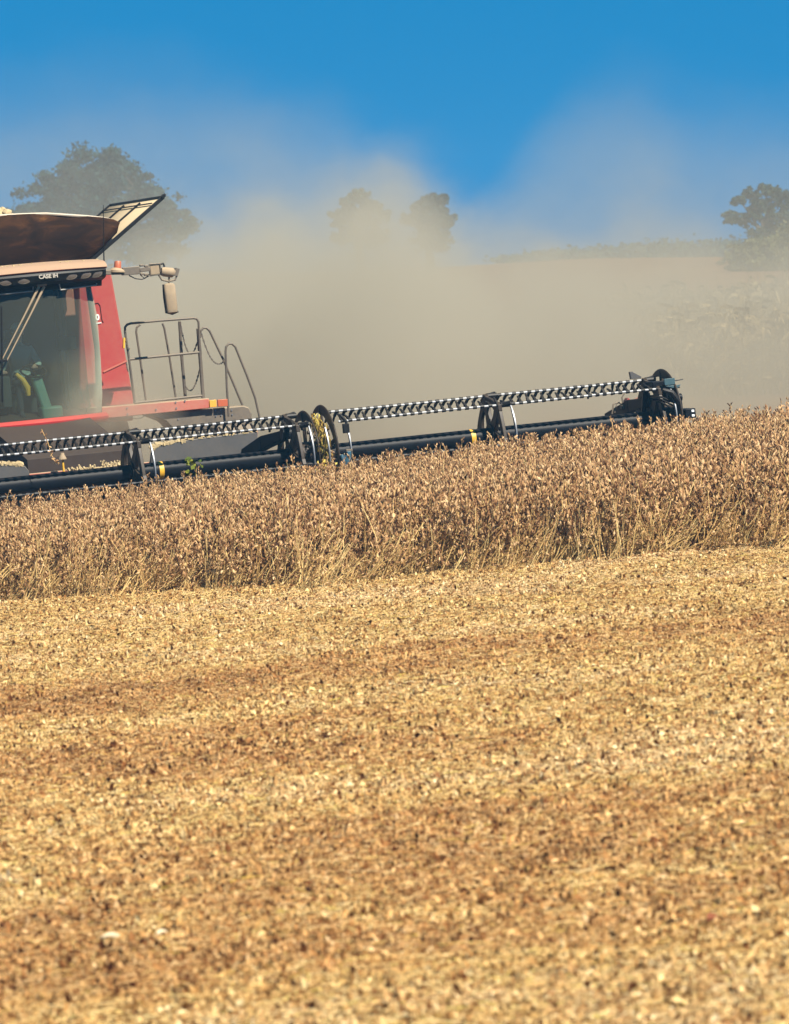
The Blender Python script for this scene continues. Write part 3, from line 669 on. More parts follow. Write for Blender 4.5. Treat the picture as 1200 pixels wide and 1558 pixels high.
wp.tube([C(56, 434, -0.03), C(70, 432, -0.03)], 0.03, 8); wip = wp.build('wiper', M['tan'], cab)
wb = MB(); wb.bar(C(2, 466, -0.12), C(3.5, 612, -0.14), 0.02, 0.035); wb.box(C(5, 549, -0.14), (0.12, 0.03, 0.04)); wb.build('wiper_blade', M['black'], wip, 0.004)
# inside the cab
st_ = MB(); st_.box((0.02, 1.05, w_sill + 0.48), (0.52, 0.52, 0.14)); st_.box((0.02, 1.32, w_sill + 0.86), (0.50, 0.14, 0.72)); st_.box((0.02, 1.36, w_sill + 1.32), (0.28, 0.10, 0.18)); st_.box((0.02, 1.1, w_sill + 0.2), (0.4, 0.4, 0.45)); st_.build('driver_seat', M['seat'], combine, 0.05)
co = MB(); co.bar((0.27, 0.42, w_sill - 0.05), (0.13, 0.55, w_sill + 0.66), 0.17, 0.15); co.box((0.28, 0.40, w_sill + 0.05), (0.34, 0.3, 0.25)); coo = co.build('steering_column', M['column'], combine, 0.04)
sw = MB(); c0 = Vector((0.12, 0.60, w_sill + 0.74)); rt = Euler((R(28), 0, 0)).to_matrix()
sw.tube([c0 + rt @ Vector((0.2 * math.cos(2 * math.pi * k / 24), 0.2 * math.sin(2 * math.pi * k / 24), 0)) for k in range(25)], 0.016, 8, cap=False)
for k in range(3): sw.tube([c0, c0 + rt @ Vector((0.2 * math.cos(2.1 * k + .5), 0.2 * math.sin(2.1 * k + .5), 0))], 0.014, 6)
sw.build('steering_wheel', M['black'], coo)
cs = MB(); cs.box((-0.36, 0.8, w_sill + 0.45), (0.16, 0.6, 0.5)); cso = cs.build('control_console', M['seat'], combine, 0.03)
yl = MB(); yl.tube([C(24, 569, 0.5), C(34, 578, 0.5), C(41, 590, 0.5), C(43, 602, 0.5)], [0.03, 0.045, 0.055, 0.035], 10); yl.build('yellow_lever', M['yellow'], cso)
mo = MB(); mo.box((0.78, 0.95, w_sill + 1.12), (0.30, 0.05, 0.22)); mo.tube([(0.78, 1.0, w_sill + 1.1), (0.8, 1.2, w_sill + 0.2)], 0.02, 6); mo.build('cab_monitor', M['black'], combine, 0.01)

# ---- mirror arm with beacon, work lamp, mirror
ma = MB(); vm_ = 0.3
ma.bar(C(150, 415, vm_), C(188, 414, vm_), 0.10, 0.075); ma.prism([C(187, 407, vm_ - .04), C(212, 405, vm_ - .04), C(213, 417, vm_ - .04), C(187, 419, vm_ - .04)], (0, 0.10, 0))
ma.bar(C(212, 411, vm_), C(228, 409, vm_), 0.05, 0.07)
for x, y in ((215, 404), (216, 417), (222, 405), (222, 418)): ma.box(C(x, y, vm_), (0.06, 0.06, 0.035))
arm_m = ma.build('mirror_arm', M['frame'], combine, 0.008)
cbl = MB(); cbl.tube([C(196, 419, vm_), C(206, 424, vm_), C(216, 425, vm_), C(226, 420, vm_)], 0.010, 6); cbl.tube([C(213, 418, vm_), C(220, 424, vm_), C(227, 417, vm_)], 0.008, 6); cbl.tube([C(240, 403, vm_ + .1), C(248, 401, vm_ + .1), C(250, 406, vm_ + .1)], 0.018, 6); cbl.build('cable', M['black'], arm_m)
bs = MB(); bs.tube([C(178, 414.5, vm_), C(178, 411.5, vm_), C(178.5, 408, vm_)], [0.125, 0.12, 0.075], 16); bso = bs.build('beacon', M['tan'], combine)
bl = MB(); bl.tube([C(178.5, 408.3, vm_), C(179, 398.5, vm_), C(179, 397, vm_)], [0.058, 0.055, 0.045], 16); bl.build('beacon_lens', M['orange'], bso)
wl = MB(); wl.prism([C(228, 403, vm_), C(243, 402, vm_), C(244, 417, vm_), C(229, 419, vm_)], (0, 0.10, 0)); wlo = wl.build('work_light', M['tan'], arm_m, 0.012)
wf = MB(); wf.tube([C(227, 402, vm_ - .01), C(243, 401, vm_ - .01), C(245, 418, vm_ - .01), C(228, 420, vm_ - .01), C(227, 402, vm_ - .01)], 0.012, 6); wf.build('light_frame', M['frame'], arm_m)
w2 = MB(); w2.tube([C(245, 413, vm_), C(249, 413.5, vm_), C(262, 415, vm_), C(265, 416, vm_)], [0.06, 0.075, 0.078, 0.05], 14); w2.build('mirror_motor', M['tan'], arm_m)
w3 = MB(); w3.box(C(268, 414, vm_), (0.07, 0.06, 0.12), Matrix.Rotation(0.35, 3, 'Y')); w3.tube([C(241, 418, vm_), C(246, 426, vm_), C(256, 428, vm_), C(266, 426, vm_), C(269, 419, vm_)], 0.015, 8); w3.tube([C(257, 420, vm_), C(257, 432, vm_)], 0.016, 8); w3.build('mirror_bracket', M['frame'], arm_m)
mi = MB(); n = 10; rows = []
for yy, wd, dp in ((431, 0.3, 0.2), (432, 0.85, 0.8), (435, 1, 1), (455, 1.02, 1.05), (471, 1, 1), (475, 0.92, 0.8), (477, 0.4, 0.2)):
    f = (yy - 431) / 46; cx = 256.5 + 5.5 * f; row = []
    for k in range(17):
        a = math.pi * 2 * k / 16; row.append(C(cx, yy, vm_) + Vector((0.093 * wd * math.copysign(abs(math.cos(a)) ** 0.6, math.cos(a)), 0.05 * dp * math.copysign(abs(math.sin(a)) ** 0.7, math.sin(a)), 0)))
    rows.append(row)
mi.grid(rows); mi.add(rows[0][:-1], [tuple(range(16))]); mi.add(rows[-1][:-1], [tuple(range(16))])
mio = mi.build('mirror', M['tan'], combine)
mf = MB(); mf.tube([C(248, 433, vm_ + 0.02), C(249, 452, vm_ + 0.02), C(252.5, 476, vm_ + 0.02), C(262, 478, vm_ + .02), C(271, 474, vm_ + .02)], 0.014, 6); mf.build('mirror_rim', M['black'], mio)

# ---- platform, railing, stair rails, chains, reflectors
vp = 1.0
bm1 = MB(); bm1.prism([C(150, 620, vp), C(318, 606, vp), C(319, 621, vp), C(240, 629, vp), (C(150, 638, vp))], (0, 0.9, 0)); plat = bm1.build('platform', M['red_dusty'], combine, 0.012)
for x, y in ((193, 621), (194, 630), (237, 623), (267, 612), (268, 621), (281, 610)):
    rv = MB(); p = C(x, y, vp - 0.006); rv.tube([p, p - Vector((0, 0.012, 0))], 0.013, 8); rv.build('bolt', M['steel'], plat)
for (x0, x1, y0, mname) in ((318.5, 329, 608, 'amber'), (331, 346, 607, 'orange')):
    rf = MB(); rf.prism([C(x0, y0 + 1, vp - .02), C(x1, y0, vp - .02), C(x1 + .6, y0 + 11, vp - .02), C(x0 + .6, y0 + 12, vp - .02)], (0, 0.05, 0)); rf.build('reflector', M[mname], plat, 0.006)
bk = MB(); bk.prism([C(226, 631, vp + .1), C(300, 624, vp + .1), C(318, 622, vp + .1), C(370, 617, vp + .1), C(379, 620, vp + .1), C(383, 630, vp + .1), C(383, 646, vp + .1), C(300, 656, vp + .1), C(263, 652, vp + .1), C(252, 641, vp + .1)], (0, 0.5, 0)); bko = bk.build('step_support', M['frame'], combine, 0.02)
for x, y in ((327, 625), (335, 624), (328, 633), (336, 632), (352, 624), (353, 631), (271, 638)):
    rv = MB(); p = C(x, y, vp + .095); rv.tube([p, p - Vector((0, 0.012, 0))], 0.012, 8); rv.build('bolt', M['steel'], bko)
cab_l = MB(); cab_l.tube([C(196, 633, vp - .02), C(205, 637, vp - .02), C(215, 636, vp - .02), C(222, 631, vp - .02)], 0.008, 6); cab_l.build('cable', M['black'], plat)
stp = MB(); stp.prism([C(330, 648, vp + .1), C(385, 645, vp + .1), C(398, 690, vp - .1), C(345, 700, vp - .1)], (0, 0.5, 0)); stp.build('ladder', M['frame'], combine, 0.01)
rd = MB(); rd.prism([C(375, 656, vp + .6), C(383, 652, vp + .6), C(392, 655, vp + .6), C(392, 664, vp + .6), C(375, 666, vp + .6)], (0, 0.1, 0)); rd.build('tail_reflector', M['red'], combine, 0.006)
rr = 0.020
def rail(pts, v, name='railing', r=rr, mat='rail', parent=None):
    mb = MB()
    for p in pts: mb.tube([C(x, y, v) for x, y in p], r, 8)
    return mb.build(name, M[mat], parent or combine)
rl = rail([[(205, 614), (196, 545), (190, 505), (190, 498), (193, 494), (199, 492), (240, 488), (294, 484), (299, 485), (302, 490), (304, 540), (308, 606)], [(195, 547), (303, 536)], [(204, 613), (308, 602)]], vp + 0.05)
rail([[(222, 611), (213, 545), (207, 505), (208, 498), (213, 494)], [(268, 610), (258, 545), (250, 500), (247, 492)]], vp + 0.75, 'rail_post', 0.018, parent=rl)
rail([[(273, 489), (276, 540), (282, 606)]], vp + 0.40, 'rail_post', 0.026, parent=rl)
rail([[(301, 500), (304, 540), (309, 606)]], vp + 0.2, 'rail_post', 0.030, parent=rl)
rail([[(304, 514), (305, 504), (309, 499), (314, 499), (319, 504), (340, 548), (369, 617)]], vp + 0.2, 'stair_rail', 0.019)
rail([[(348, 634), (345, 590), (343, 535), (344, 527), (348, 523), (353, 523), (358, 528), (375, 570), (388, 605), (395, 636)]], vp + 0.0, 'stair_rail', 0.019)
def chain(p, q, sag, v, n=26, parent=None):
    mb = MB()
    for k in range(n):
        t0 = k / n; t1 = (k + 1) / n
        f = lambda t_: C(p[0] + (q[0] - p[0]) * t_, p[1] + (q[1] - p[1]) * t_ + sag * 4 * t_ * (1 - t_), v)
        a, b2 = f(t0), f(t1)
        if k % 2: mb.bar(a, b2, 0.026, 0.010)
        else: mb.bar(a, b2, 0.010, 0.026)
    mb.build('chain', M['rail'], parent or combine)
chain((305, 503), (341, 549), 22, vp + 0.1, parent=rl); chain((274, 490), (300, 520), 32, vp + 0.3, parent=rl); chain((281, 585), (304, 560), 20, vp + 0.3, parent=rl); chain((191, 512), (197, 530), 8, vp + .02, 14, parent=rl); chain((192, 552), (195, 565), 3, vp + .02, 10, parent=rl)
yt = MB(); yt.bar(C(188.5, 514, vp), C(188, 530, vp), 0.03, 0.045); yt.build('yellow_tag', M['yellow'], rl, 0.004)

# ---- feeder house and wheels
fh = MB(); fh.prism([(-0.85, 0.6, 1.62), (0.85, 0.6, 1.62), (0.85, 0.6, 0.9), (-0.85, 0.6, 0.9)], (0, 0.01, 0))
fh.add([(-0.8, -2.2, 1.08), (0.8, -2.2, 1.08), (0.8, 0.7, 1.72), (-0.8, 0.7, 1.72), (-0.8, -2.2, 0.25), (0.8, -2.2, 0.25), (0.8, 0.7, 0.8), (-0.8, 0.7, 0.8)], [(0, 1, 2, 3), (4, 5, 6, 7), (0, 1, 5, 4), (1, 2, 6, 5), (2, 3, 7, 6), (3, 0, 4, 7)])
fh.build('feeder_house', M['brown'], combine, 0.03)
axl = MB(); axl.tube([(-1.5, 2.75, 0.86), (1.35, 2.75, 0.86)], 0.2, 12); axl.box((0, 2.75, 1.2), (1.8, 0.6, 0.6)); axl.build('front_axle', M['frame'], combine, 0.02)
def wheel(u, wd, rad, v):
    p = MB(); n = 44; prof = [(-wd / 2 * .8, rad * .58), (-wd / 2, rad * .72), (-wd / 2, rad * .9), (-wd / 2 * .86, rad * .965), (wd / 2 * .86, rad * .965), (wd / 2, rad * .9), (wd / 2, rad * .72), (wd / 2 * .8, rad * .58)]
    rows = [[Vector((u + a, v + r_ * math.cos(2 * math.pi * k / n), rad + r_ * math.sin(2 * math.pi * k / n))) for a, r_ in prof] for k in range(n + 1)]
    p.grid(rows)
    for k in range(22):     # lugs
        for sgn in (-1, 1):
            a = 2 * math.pi * (k + (0.25 if sgn > 0 else -0.25)) / 22; rt = Matrix.Rotation(-a, 3, 'X') if False else Matrix.Rotation(a, 3, 'X')
            c_ = Vector((u + sgn * wd * 0.23, v + rad * .975 * math.cos(a), rad + rad * .975 * math.sin(a)))
            p.box(c_, (wd * 0.46, 0.07, 0.07), rt @ Matrix.Rotation(sgn * 0.5, 3, 'Y' if False else 'Y'))
    wo = MB(); 
    ob = p.build('wheel', M['rubber'], combine)
    wo.tube([(u - wd * .3, v, rad), (u + wd * .3, v, rad)], rad * .6, 28); wo.tube([(u - wd * .45, v, rad), (u + wd * .45, v, rad)], rad * .22, 16); wo.build('rim', M['red_dusty'], ob, 0.01)
for u in (-1.55, 1.6): wheel(u, 0.75, 0.86, 2.75)
for u in (-1.3, 1.3): wheel(u, 0.5, 0.68, 6.2)

# ================================================================== DRIVER
def skin_person():
    V = []; E = []; Rr = []
    def a(p, r, par=None):
        V.append(Vector(p)); Rr.append(r if isinstance(r, tuple) else (r, r))
        if par is not None: E.append((par, len(V) - 1))
        return len(V) - 1
    s = w_sill; u = 0.03
    pel = a((u, 1.08, s + 0.62), (0.16, 0.13)); sp = a((u, 1.10, s + 0.80), (0.145, 0.11), pel); chs = a((u, 1.10, s + 1.02), (0.17, 0.12), sp); nk0 = a((u, 1.09, s + 1.15), (0.10, 0.09), chs); nk = a((u, 1.07, s + 1.23), 0.055, nk0)
    hb = a((u, 1.04, s + 1.33), (0.078, 0.09), nk); ht = a((u, 1.04, s + 1.43), (0.075, 0.09), hb)
    for sg, hand in ((1, (u + 0.13, 0.66, s + 0.80)), (-1, (u - 0.34, 0.75, s + 0.76))):
        sh_ = a((u + sg * 0.19, 1.09, s + 1.09), 0.072, chs); el = a((u + sg * 0.29, 0.98, s + 0.83), 0.05, sh_); wr_ = a(((el and hand[0] + sg * .02), hand[1] + 0.10, hand[2] + 0.01), 0.033, el)
        pm = a((hand[0], hand[1] + 0.03, hand[2]), (0.035, 0.022), wr_)
        for k in range(4):
            f0 = a((hand[0] - 0.03 + 0.02 * k, hand[1] - 0.03, hand[2] + 0.01), 0.0095, pm); a((hand[0] - 0.03 + 0.02 * k, hand[1] - 0.045 + .004 * k, hand[2] - 0.025), 0.008, f0)
        t0 = a((hand[0] - sg * 0.045, hand[1] + 0.01, hand[2] - 0.005), 0.010, pm); a((hand[0] - sg * 0.04, hand[1] - 0.02, hand[2] - 0.015), 0.008, t0)
    for sg in (1, -1):
        hp = a((u + sg * 0.10, 1.04, s + 0.60), 0.095, pel); kn = a((u + sg * 0.17, 0.60, s + 0.55), 0.062, hp); ak = a((u + sg * 0.17, 0.55, s + 0.10), 0.042, kn); a((u + sg * 0.18, 0.40, s + 0.03), (0.04, 0.035), ak)
    me = bpy.data.meshes.new('person'); me.from_pydata(V, E, [])
    o = bpy.data.objects.new('person', me); col.objects.link(o)
    md = o.modifiers.new('skin', 'SKIN'); md.use_smooth_shade = True
    for i, sv in enumerate(me.skin_vertices[0].data): sv.radius = Rr[i]; sv.use_root = (i == 0)
    o.modifiers.new('sub', 'SUBSURF').levels = 2; o.modifiers['sub'].render_levels = 2
    dg = bpy.context.evaluated_depsgraph_get(); m2 = bpy.data.meshes.new_from_object(o.evaluated_get(dg))
    o.modifiers.clear(); o.data = m2; m2.materials.clear()
    for k in ('shirt', 'trousers', 'skin'): m2.materials.append(M[k])
    for p in m2.polygons:
        c = p.center; p.use_smooth = True
        if c.z > s + 1.2 or (c.y < 0.80 and c.z > s + 0.68): p.material_index = 2
        elif c.z < s + 0.66: p.material_index = 1
    return o
per = skin_person(); per.matrix_basis = ROOT
tag(per, 'person in a grey-green work shirt and cap sitting at the wheel behind the windscreen', 'person')
u = 0.03; s = w_sill
hd = MB(); rows = []
for k in range(7):
    ph = math.pi / 2 * k / 6; rows.append([Vector((u + 0.105 * math.cos(ph) * math.cos(2 * math.pi * j / 16), 1.04 + 0.118 * math.cos(ph) * math.sin(2 * math.pi * j / 16), s + 1.42 + 0.10 * math.sin(ph))) for j in range(17)])
hd.grid(rows); hd.prism([(u + 0.10 * math.cos(a), 0.97 + 0.17 * math.sin(a), s + 1.415 + 0.02 * math.sin(a)) for a in [math.pi + math.pi * k / 10 for k in range(11)]], (0, 0, 0.012))
hd.build('cap', M['hair'], per)
fc = MB()
fc.prism([(u - 0.014, 0.945, s + 1.35), (u + 0.014, 0.945, s + 1.35), (u + 0.02, 0.945, s + 1.305), (u - 0.02, 0.945, s + 1.305)], (0, -0.028, -0.004)); fc.build('nose', M['skin'], per, 0.006)
for sg in (-1, 1):
    e = MB(); e.tube([(u + sg * 0.034, 0.955, s + 1.362), (u + sg * 0.034, 0.944, s + 1.362)], 0.012, 8); e.build('eye', M['black'], per)
    e = MB(); e.box((u + sg * 0.082, 1.04, s + 1.345), (0.02, 0.035, 0.06)); e.build('ear', M['skin'], per, 0.008)
e = MB(); e.box((u, 0.948, s + 1.275), (0.045, 0.012, 0.010)); e.build('mouth', paint('lips', (0.30, 0.12, 0.10), 0.5, dust=0, top=0), per, 0.003)

# ================================================================== VEGETATION
def gn_scatter(name, pts, rots, scls, idx, protos, mat_link=True):
    me = bpy.data.meshes.new(name); me.from_pydata([tuple(p) for p in pts], [], [])
    a = me.attributes.new('rot', 'FLOAT_VECTOR', 'POINT'); a.data.foreach_set('vector', np.array(rots, dtype=np.float32).ravel())
    a = me.attributes.new('scl', 'FLOAT_VECTOR', 'POINT'); a.data.foreach_set('vector', np.array(scls, dtype=np.float32).ravel())
    a = me.attributes.new('idx', 'INT', 'POINT'); a.data.foreach_set('value', np.array(idx, dtype=np.int32))
    o = bpy.data.objects.new(name, me); col.objects.link(o)
    src = bpy.data.collections.new(name + '_kinds')
    for k, pm in enumerate(protos):
        po = bpy.data.objects.new('%s_kind_%02d' % (name, k), pm); src.objects.link(po)
    g = bpy.data.node_groups.new(name + '_scatter', 'GeometryNodeTree')
    g.interface.new_socket('Geometry', in_out='INPUT', socket_type='NodeSocketGeometry'); g.interface.new_socket('Geometry', in_out='OUTPUT', socket_type='NodeSocketGeometry')
    gi = g.nodes.new('NodeGroupInput'); go_ = g.nodes.new('NodeGroupOutput'); ip = g.nodes.new('GeometryNodeInstanceOnPoints'); ci = g.nodes.new('GeometryNodeCollectionInfo')
    ci.inputs['Collection'].default_value = src; ci.inputs['Separate Children'].default_value = True; ci.inputs['Reset Children'].default_value = True
    def na(nm, ty):
        n = g.nodes.new('GeometryNodeInputNamedAttribute'); n.data_type = ty; n.inputs['Name'].default_value = nm; return n.outputs['Attribute']
    l = g.links.new
    l(gi.outputs[0], ip.inputs['Points']); l(ci.outputs[0], ip.inputs['Instance']); ip.inputs['Pick Instance'].default_value = True
    l(na('idx', 'INT'), ip.inputs['Instance Index']); l(na('rot', 'FLOAT_VECTOR'), ip.inputs['Rotation']); l(na('scl', 'FLOAT_VECTOR'), ip.inputs['Scale']); l(ip.outputs[0], go_.inputs[0])
    md = o.modifiers.new('scatter', 'NODES'); md.node_group = g
    o['kind'] = 'stuff'
    return o

rng = random.Random(11)
# ---- ripe bean plants
def pod(mb, p, d, ln, wd):
    d = d.normalized(); x = d.cross(Vector((rng.uniform(-1, 1), rng.uniform(-1, 1), rng.uniform(-1, 1)))).normalized(); y = d.cross(x)
    bend = x * ln * 0.12
    a = p; b = p + d * ln * 0.35 + bend; c = p + d * ln * 0.72 + bend; e = p + d * ln
    th = wd * 0.55
    mb.add([a, b + x * wd, b + y * th, b - x * wd, b - y * th, c + x * wd * .8, c + y * th * .8, c - x * wd * .8, c - y * th * .8, e],
           [(0, 1, 2), (0, 2, 3), (0, 3, 4), (0, 4, 1), (1, 5, 6, 2), (2, 6, 7, 3), (3, 7, 8, 4), (4, 8, 5, 1), (5, 9, 6), (6, 9, 7), (7, 9, 8), (8, 9, 5)])
def bean_plant(h, lean):
    st = MB(); st.mi = 0
    def shoot(p0, d, ln, r, n, bare):
        pts = [Vector(p0)]; d = Vector(d)
        for k in range(n):
            d = (d + Vector((rng.gauss(0, .10), rng.gauss(0, .10), 0.04))).normalized(); pts.append(pts[-1] + d * ln / n)
        st.mi = 1; st.tube(pts, [r * (1 - 0.65 * k / n) for k in range(n + 1)], 4, cap=False)
        st.mi = 0
        for k in range(1, n + 1):
            f = k / n
            if f < bare: continue
            for q in range(rng.choice((2, 3, 3, 4))):
                az = rng.uniform(0, 6.283); t_ = rng.random(); p = pts[k - 1].lerp(pts[k], t_)
                dv = Vector((math.cos(az) * .38, math.sin(az) * .38, rng.choice((-1, 1, 1)) * rng.uniform(.5, 1.2) if f < .7 else rng.uniform(.2, 1.4)))
                p = p + Vector((math.cos(az), math.sin(az), 0)) * rng.uniform(0.004, 0.015)
                pod(st, p, dv, rng.uniform(0.050, 0.078), rng.uniform(0.010, 0.0145))
        return pts
    pts = shoot((0, 0, 0), (lean, rng.gauss(0, .06), 1), h, 0.0075, 14, 0.26)
    for b_ in range(rng.choice((1, 1, 2, 2))):
        k = rng.randint(1, 5); az = rng.uniform(0, 6.283)
        shoot(pts[k], (0.55 * math.cos(az) + lean * .5, 0.55 * math.sin(az), 1), h * rng.uniform(0.45, 0.75), 0.0032, 10, 0.15)
    for b_ in range(rng.choice((2, 3, 5))):   # bare leaf stalks left standing
        k = rng.randint(2, 9); az = rng.uniform(0, 6.283); p = pts[k]
        st.mi = 1; st.tube([p, p + Vector((math.cos(az) * .1, math.sin(az) * .1, rng.uniform(-.02, .1))), p + Vector((math.cos(az) * .18, math.sin(az) * .18, rng.uniform(-.1, .1)))], 0.0018, 3, cap=False)
    return st.mesh('bean_plant', [M['pod'], M['stem']], sm=False)
plants = [bean_plant(rng.uniform(0.92, 1.06), rng.uniform(-0.06, 0.16)) for k in range(14)]
# stalk-heavy plants for the open edge of the stand
def lodged(h, lean):
    st = MB()
    for b_ in range(6):
        p = Vector((rng.gauss(0, .09), rng.gauss(0, .05), 0)); d = Vector((lean + rng.gauss(0, .18), rng.gauss(-.15, .15), 1)).normalized(); pts = [p]
        for k in range(9):
            d = (d + Vector((rng.gauss(0, .09), rng.gauss(0, .09), -0.02))).normalized(); pts.append(pts[-1] + d * h / 9 * rng.uniform(.8, 1.1))
        st.mi = 1; st.tube(pts, [0.0068 * (1 - .5 * k / 9) for k in range(10)], 4, cap=False); st.mi = 0
        for k in range(2, 10):
            for q in range(rng.choice((0, 0, 1, 2))):
                az = rng.uniform(0, 6.283); pod(st, pts[k].lerp(pts[k - 1], rng.random()), Vector((math.cos(az), math.sin(az), rng.uniform(-1, .8))), rng.uniform(.050, .075), .012)
    return st.mesh('bean_plant', [M['pod'], M['stem']], sm=False)
plants += [lodged(rng.uniform(.75, .95), rng.uniform(.25, .75)) for k in range(8)]

def edge_y(x):   # open front edge of the stand
    return 61.1 - 0.34 * (x + 5) + 0.16 * math.sin(x * 1.7) + 0.10 * math.sin(x * 4.1 + 1)
HINV = HROOT.inverted()
pts = []; rots = []; scl = []; idx = []
def put(x, y, lo, hi, tilt, hh, wide=1.0):
    pts.append((x, y, ground(x, y) - 0.01)); rots.append((rng.gauss(0, tilt), rng.gauss(0, tilt) + (0.05 if hi > 13 else 0), rng.uniform(0, 6.283) if hi <= 13 else rng.gauss(0, .5)))
    scl.append((hh * wide, hh * wide, hh)); idx.append(rng.randint(lo, hi))
x = -10.5
while x < 13.0:
    y0 = edge_y(x); y = y0 - 0.1
    while y < 125:
        f = HINV @ Vector((x, y, ground(x, y)))
        if f.y < -0.55 or f.x > uE + 0.55:
            deep = f.y > 0
            if not deep or y < 77.6 - 1.3 * (x - 4.4):
                hh = 0.75 + 0.020 * x + 0.32 * math.exp(-max(0, y - y0) / 3.6) + rng.gauss(0, 0.045)
                if rng.random() < 0.03: hh += 0.10
                if y - y0 < 0.5: hh *= rng.uniform(0.80, 1.0)
                if y - y0 < 2.2 and math.sin(x * 5.3 + 1.7 * math.sin(y * 2.1)) + math.sin(x * 2.2 + y * 3.1) > 0.85 and rng.random() < .8: y += .17; continue
                if abs(x) < y * 0.087 + 3.6: put(x + rng.gauss(0, .035), y + rng.gauss(0, .05), 0, 13, 0.06, hh, rng.uniform(.85, 1.15))
        else: break
        y += 0.17 if y - y0 < 2.5 else 0.21
    x += 0.175
for k in range(560):
    x = rng.uniform(-10, 11.5); y = edge_y(x) + rng.gauss(0.0, 0.24) - 0.15 + 0.12 * math.sin(x * 2.7)
    put(x, y, 14, 21, 0.14, rng.uniform(.35, .95))
crop = gn_scatter('bean_crop', pts, rots, scl, idx, plants)
tag(crop, 'dense stand of ripe brown bean plants waiting uncut in front of the header', 'crop')
n_plants = len(pts)

# ---- residue on the harvested ground
def litter_patch():
    lf = MB()
    RAD = 0.42
    for k in range(760):
        a = rng.uniform(0, 6.283); r_ = RAD * math.sqrt(rng.random()); p = Vector((r_ * math.cos(a), r_ * math.sin(a), abs(rng.gauss(0.006, .012))))
        rot = Euler((rng.gauss(0, .34), rng.gauss(0, .34), rng.uniform(0, 6.283))).to_matrix()
        kind = rng.random()
        if kind < 0.27:     # curled bit of leaf
            l_ = rng.uniform(.008, .023); w_ = l_ * rng.uniform(.35, .7); c_ = rng.uniform(.1, .6) * w_
            lf.mi = 0
            lf.add([p + rot @ Vector(q) for q in ((-l_, 0, 0), (-l_ * .3, -w_, c_), (-l_ * .2, w_ * .8, c_), (l_ * .3, -w_ * .9, c_ * .6), (l_ * .35, w_, c_), (l_, 0, c_ * .3), (0, 0, 0))], [(0, 1, 6), (1, 3, 6), (3, 5, 6), (5, 4, 6), (4, 2, 6), (2, 0, 6)])
        elif kind < 0.88:   # short straw
            l_ = rng.uniform(.016, .085) * rng.uniform(.5, 1.0); rr_ = rng.uniform(.0012, .0027); lf.mi = 1; d = rot @ Vector((1, 0, 0)); d.z = d.z * .6 + .06; d.x *= 1.25
            lf.tube([p - d * l_, p + Vector((0, 0, rng.uniform(0, .006))), p + d * l_ + Vector((rng.gauss(0, .006), rng.gauss(0, .006), 0))], rr_, 3, cap=False)
        else:
            lf.mi = 0; pod(lf, p + Vector((0, 0, .006)), Vector((rng.uniform(-1, 1), rng.uniform(-1, 1), rng.uniform(-.2, .2))), rng.uniform(.03, .05), .007)
    for k in range(9):      # standing stubs
        p = Vector((rng.uniform(-.35, .35), rng.uniform(-.35, .35), 0)); lf.mi = 1; lf.tube([p, p + Vector((rng.gauss(0, .02), rng.gauss(0, .02), rng.uniform(.02, .06)))], rng.uniform(.002, .004), 4)
    for k in range(6):      # long stalks
        p = Vector((rng.uniform(-.3, .3), rng.uniform(-.3, .3), rng.uniform(.01, .03))); a = rng.gauss(0, .8); l_ = rng.uniform(.1, .3); d = Vector((math.cos(a), math.sin(a), rng.uniform(-.02, .15)))
        lf.mi = 1; lf.tube([p, p + d * l_ * .5 + Vector((0, 0, .008)), p + d * l_ + Vector((rng.gauss(0, .03), rng.gauss(0, .03), 0))], .0028, 3, cap=False)
    for k in range(rng.choice((3, 6, 10))):      # lumps of matted residue
        p = Vector((rng.uniform(-.35, .35), rng.uniform(-.35, .35), 0))
        for q in range(10):
            rot = Euler((rng.uniform(0, 3), rng.uniform(0, 3), rng.uniform(0, 6))).to_matrix(); s_ = rng.uniform(.015, .035); pp = p + Vector((rng.gauss(0, .03), rng.gauss(0, .02), abs(rng.gauss(.016, .018))))
            lf.mi = 0; lf.add([pp + rot @ Vector(v) for v in ((-s_, 0, 0), (0, -s_ * .6, .006), (s_, 0, 0), (0, s_ * .6, .008))], [(0, 1, 2, 3)])
    return lf.mesh('residue_patch', [M['leaf'], M['straw']], sm=False)
patches = [litter_patch() for k in range(12)]
pts = []; rots = []; scl = []; idx = []
y = 19.5
while y < 64.5:
    hw = y * 0.0775 + 3.2; x = -hw - 0.3; st_ = 0.225 if y < 45 else 0.25
    while x < hw + 0.4:
        xx = x + rng.uniform(-.12, .12); yy = y + rng.uniform(-.12, .12)
        if yy < edge_y(xx) + 1.0:
            e = (Matrix.Rotation(-ROLL, 3, 'Y') @ Matrix.Rotation(rng.uniform(0, 6.283), 3, 'Z')).to_euler()
            pts.append((xx, yy, ground(xx, yy))); rots.append(tuple(e)); s_ = rng.uniform(.72, .92) * (1.0 - .14 * sstep(34, 50, yy)); scl.append((s_ * rng.uniform(1.0, 1.25), s_, s_ * rng.uniform(.7, 1.5))); idx.append(rng.randint(0, 11))
        x += st_
    y += st_
res = gn_scatter('crop_residue', pts, rots, scl, idx, patches)
tag(res, 'tan litter of chopped leaves, husks and straw covering the harvested ground', 'stubble')

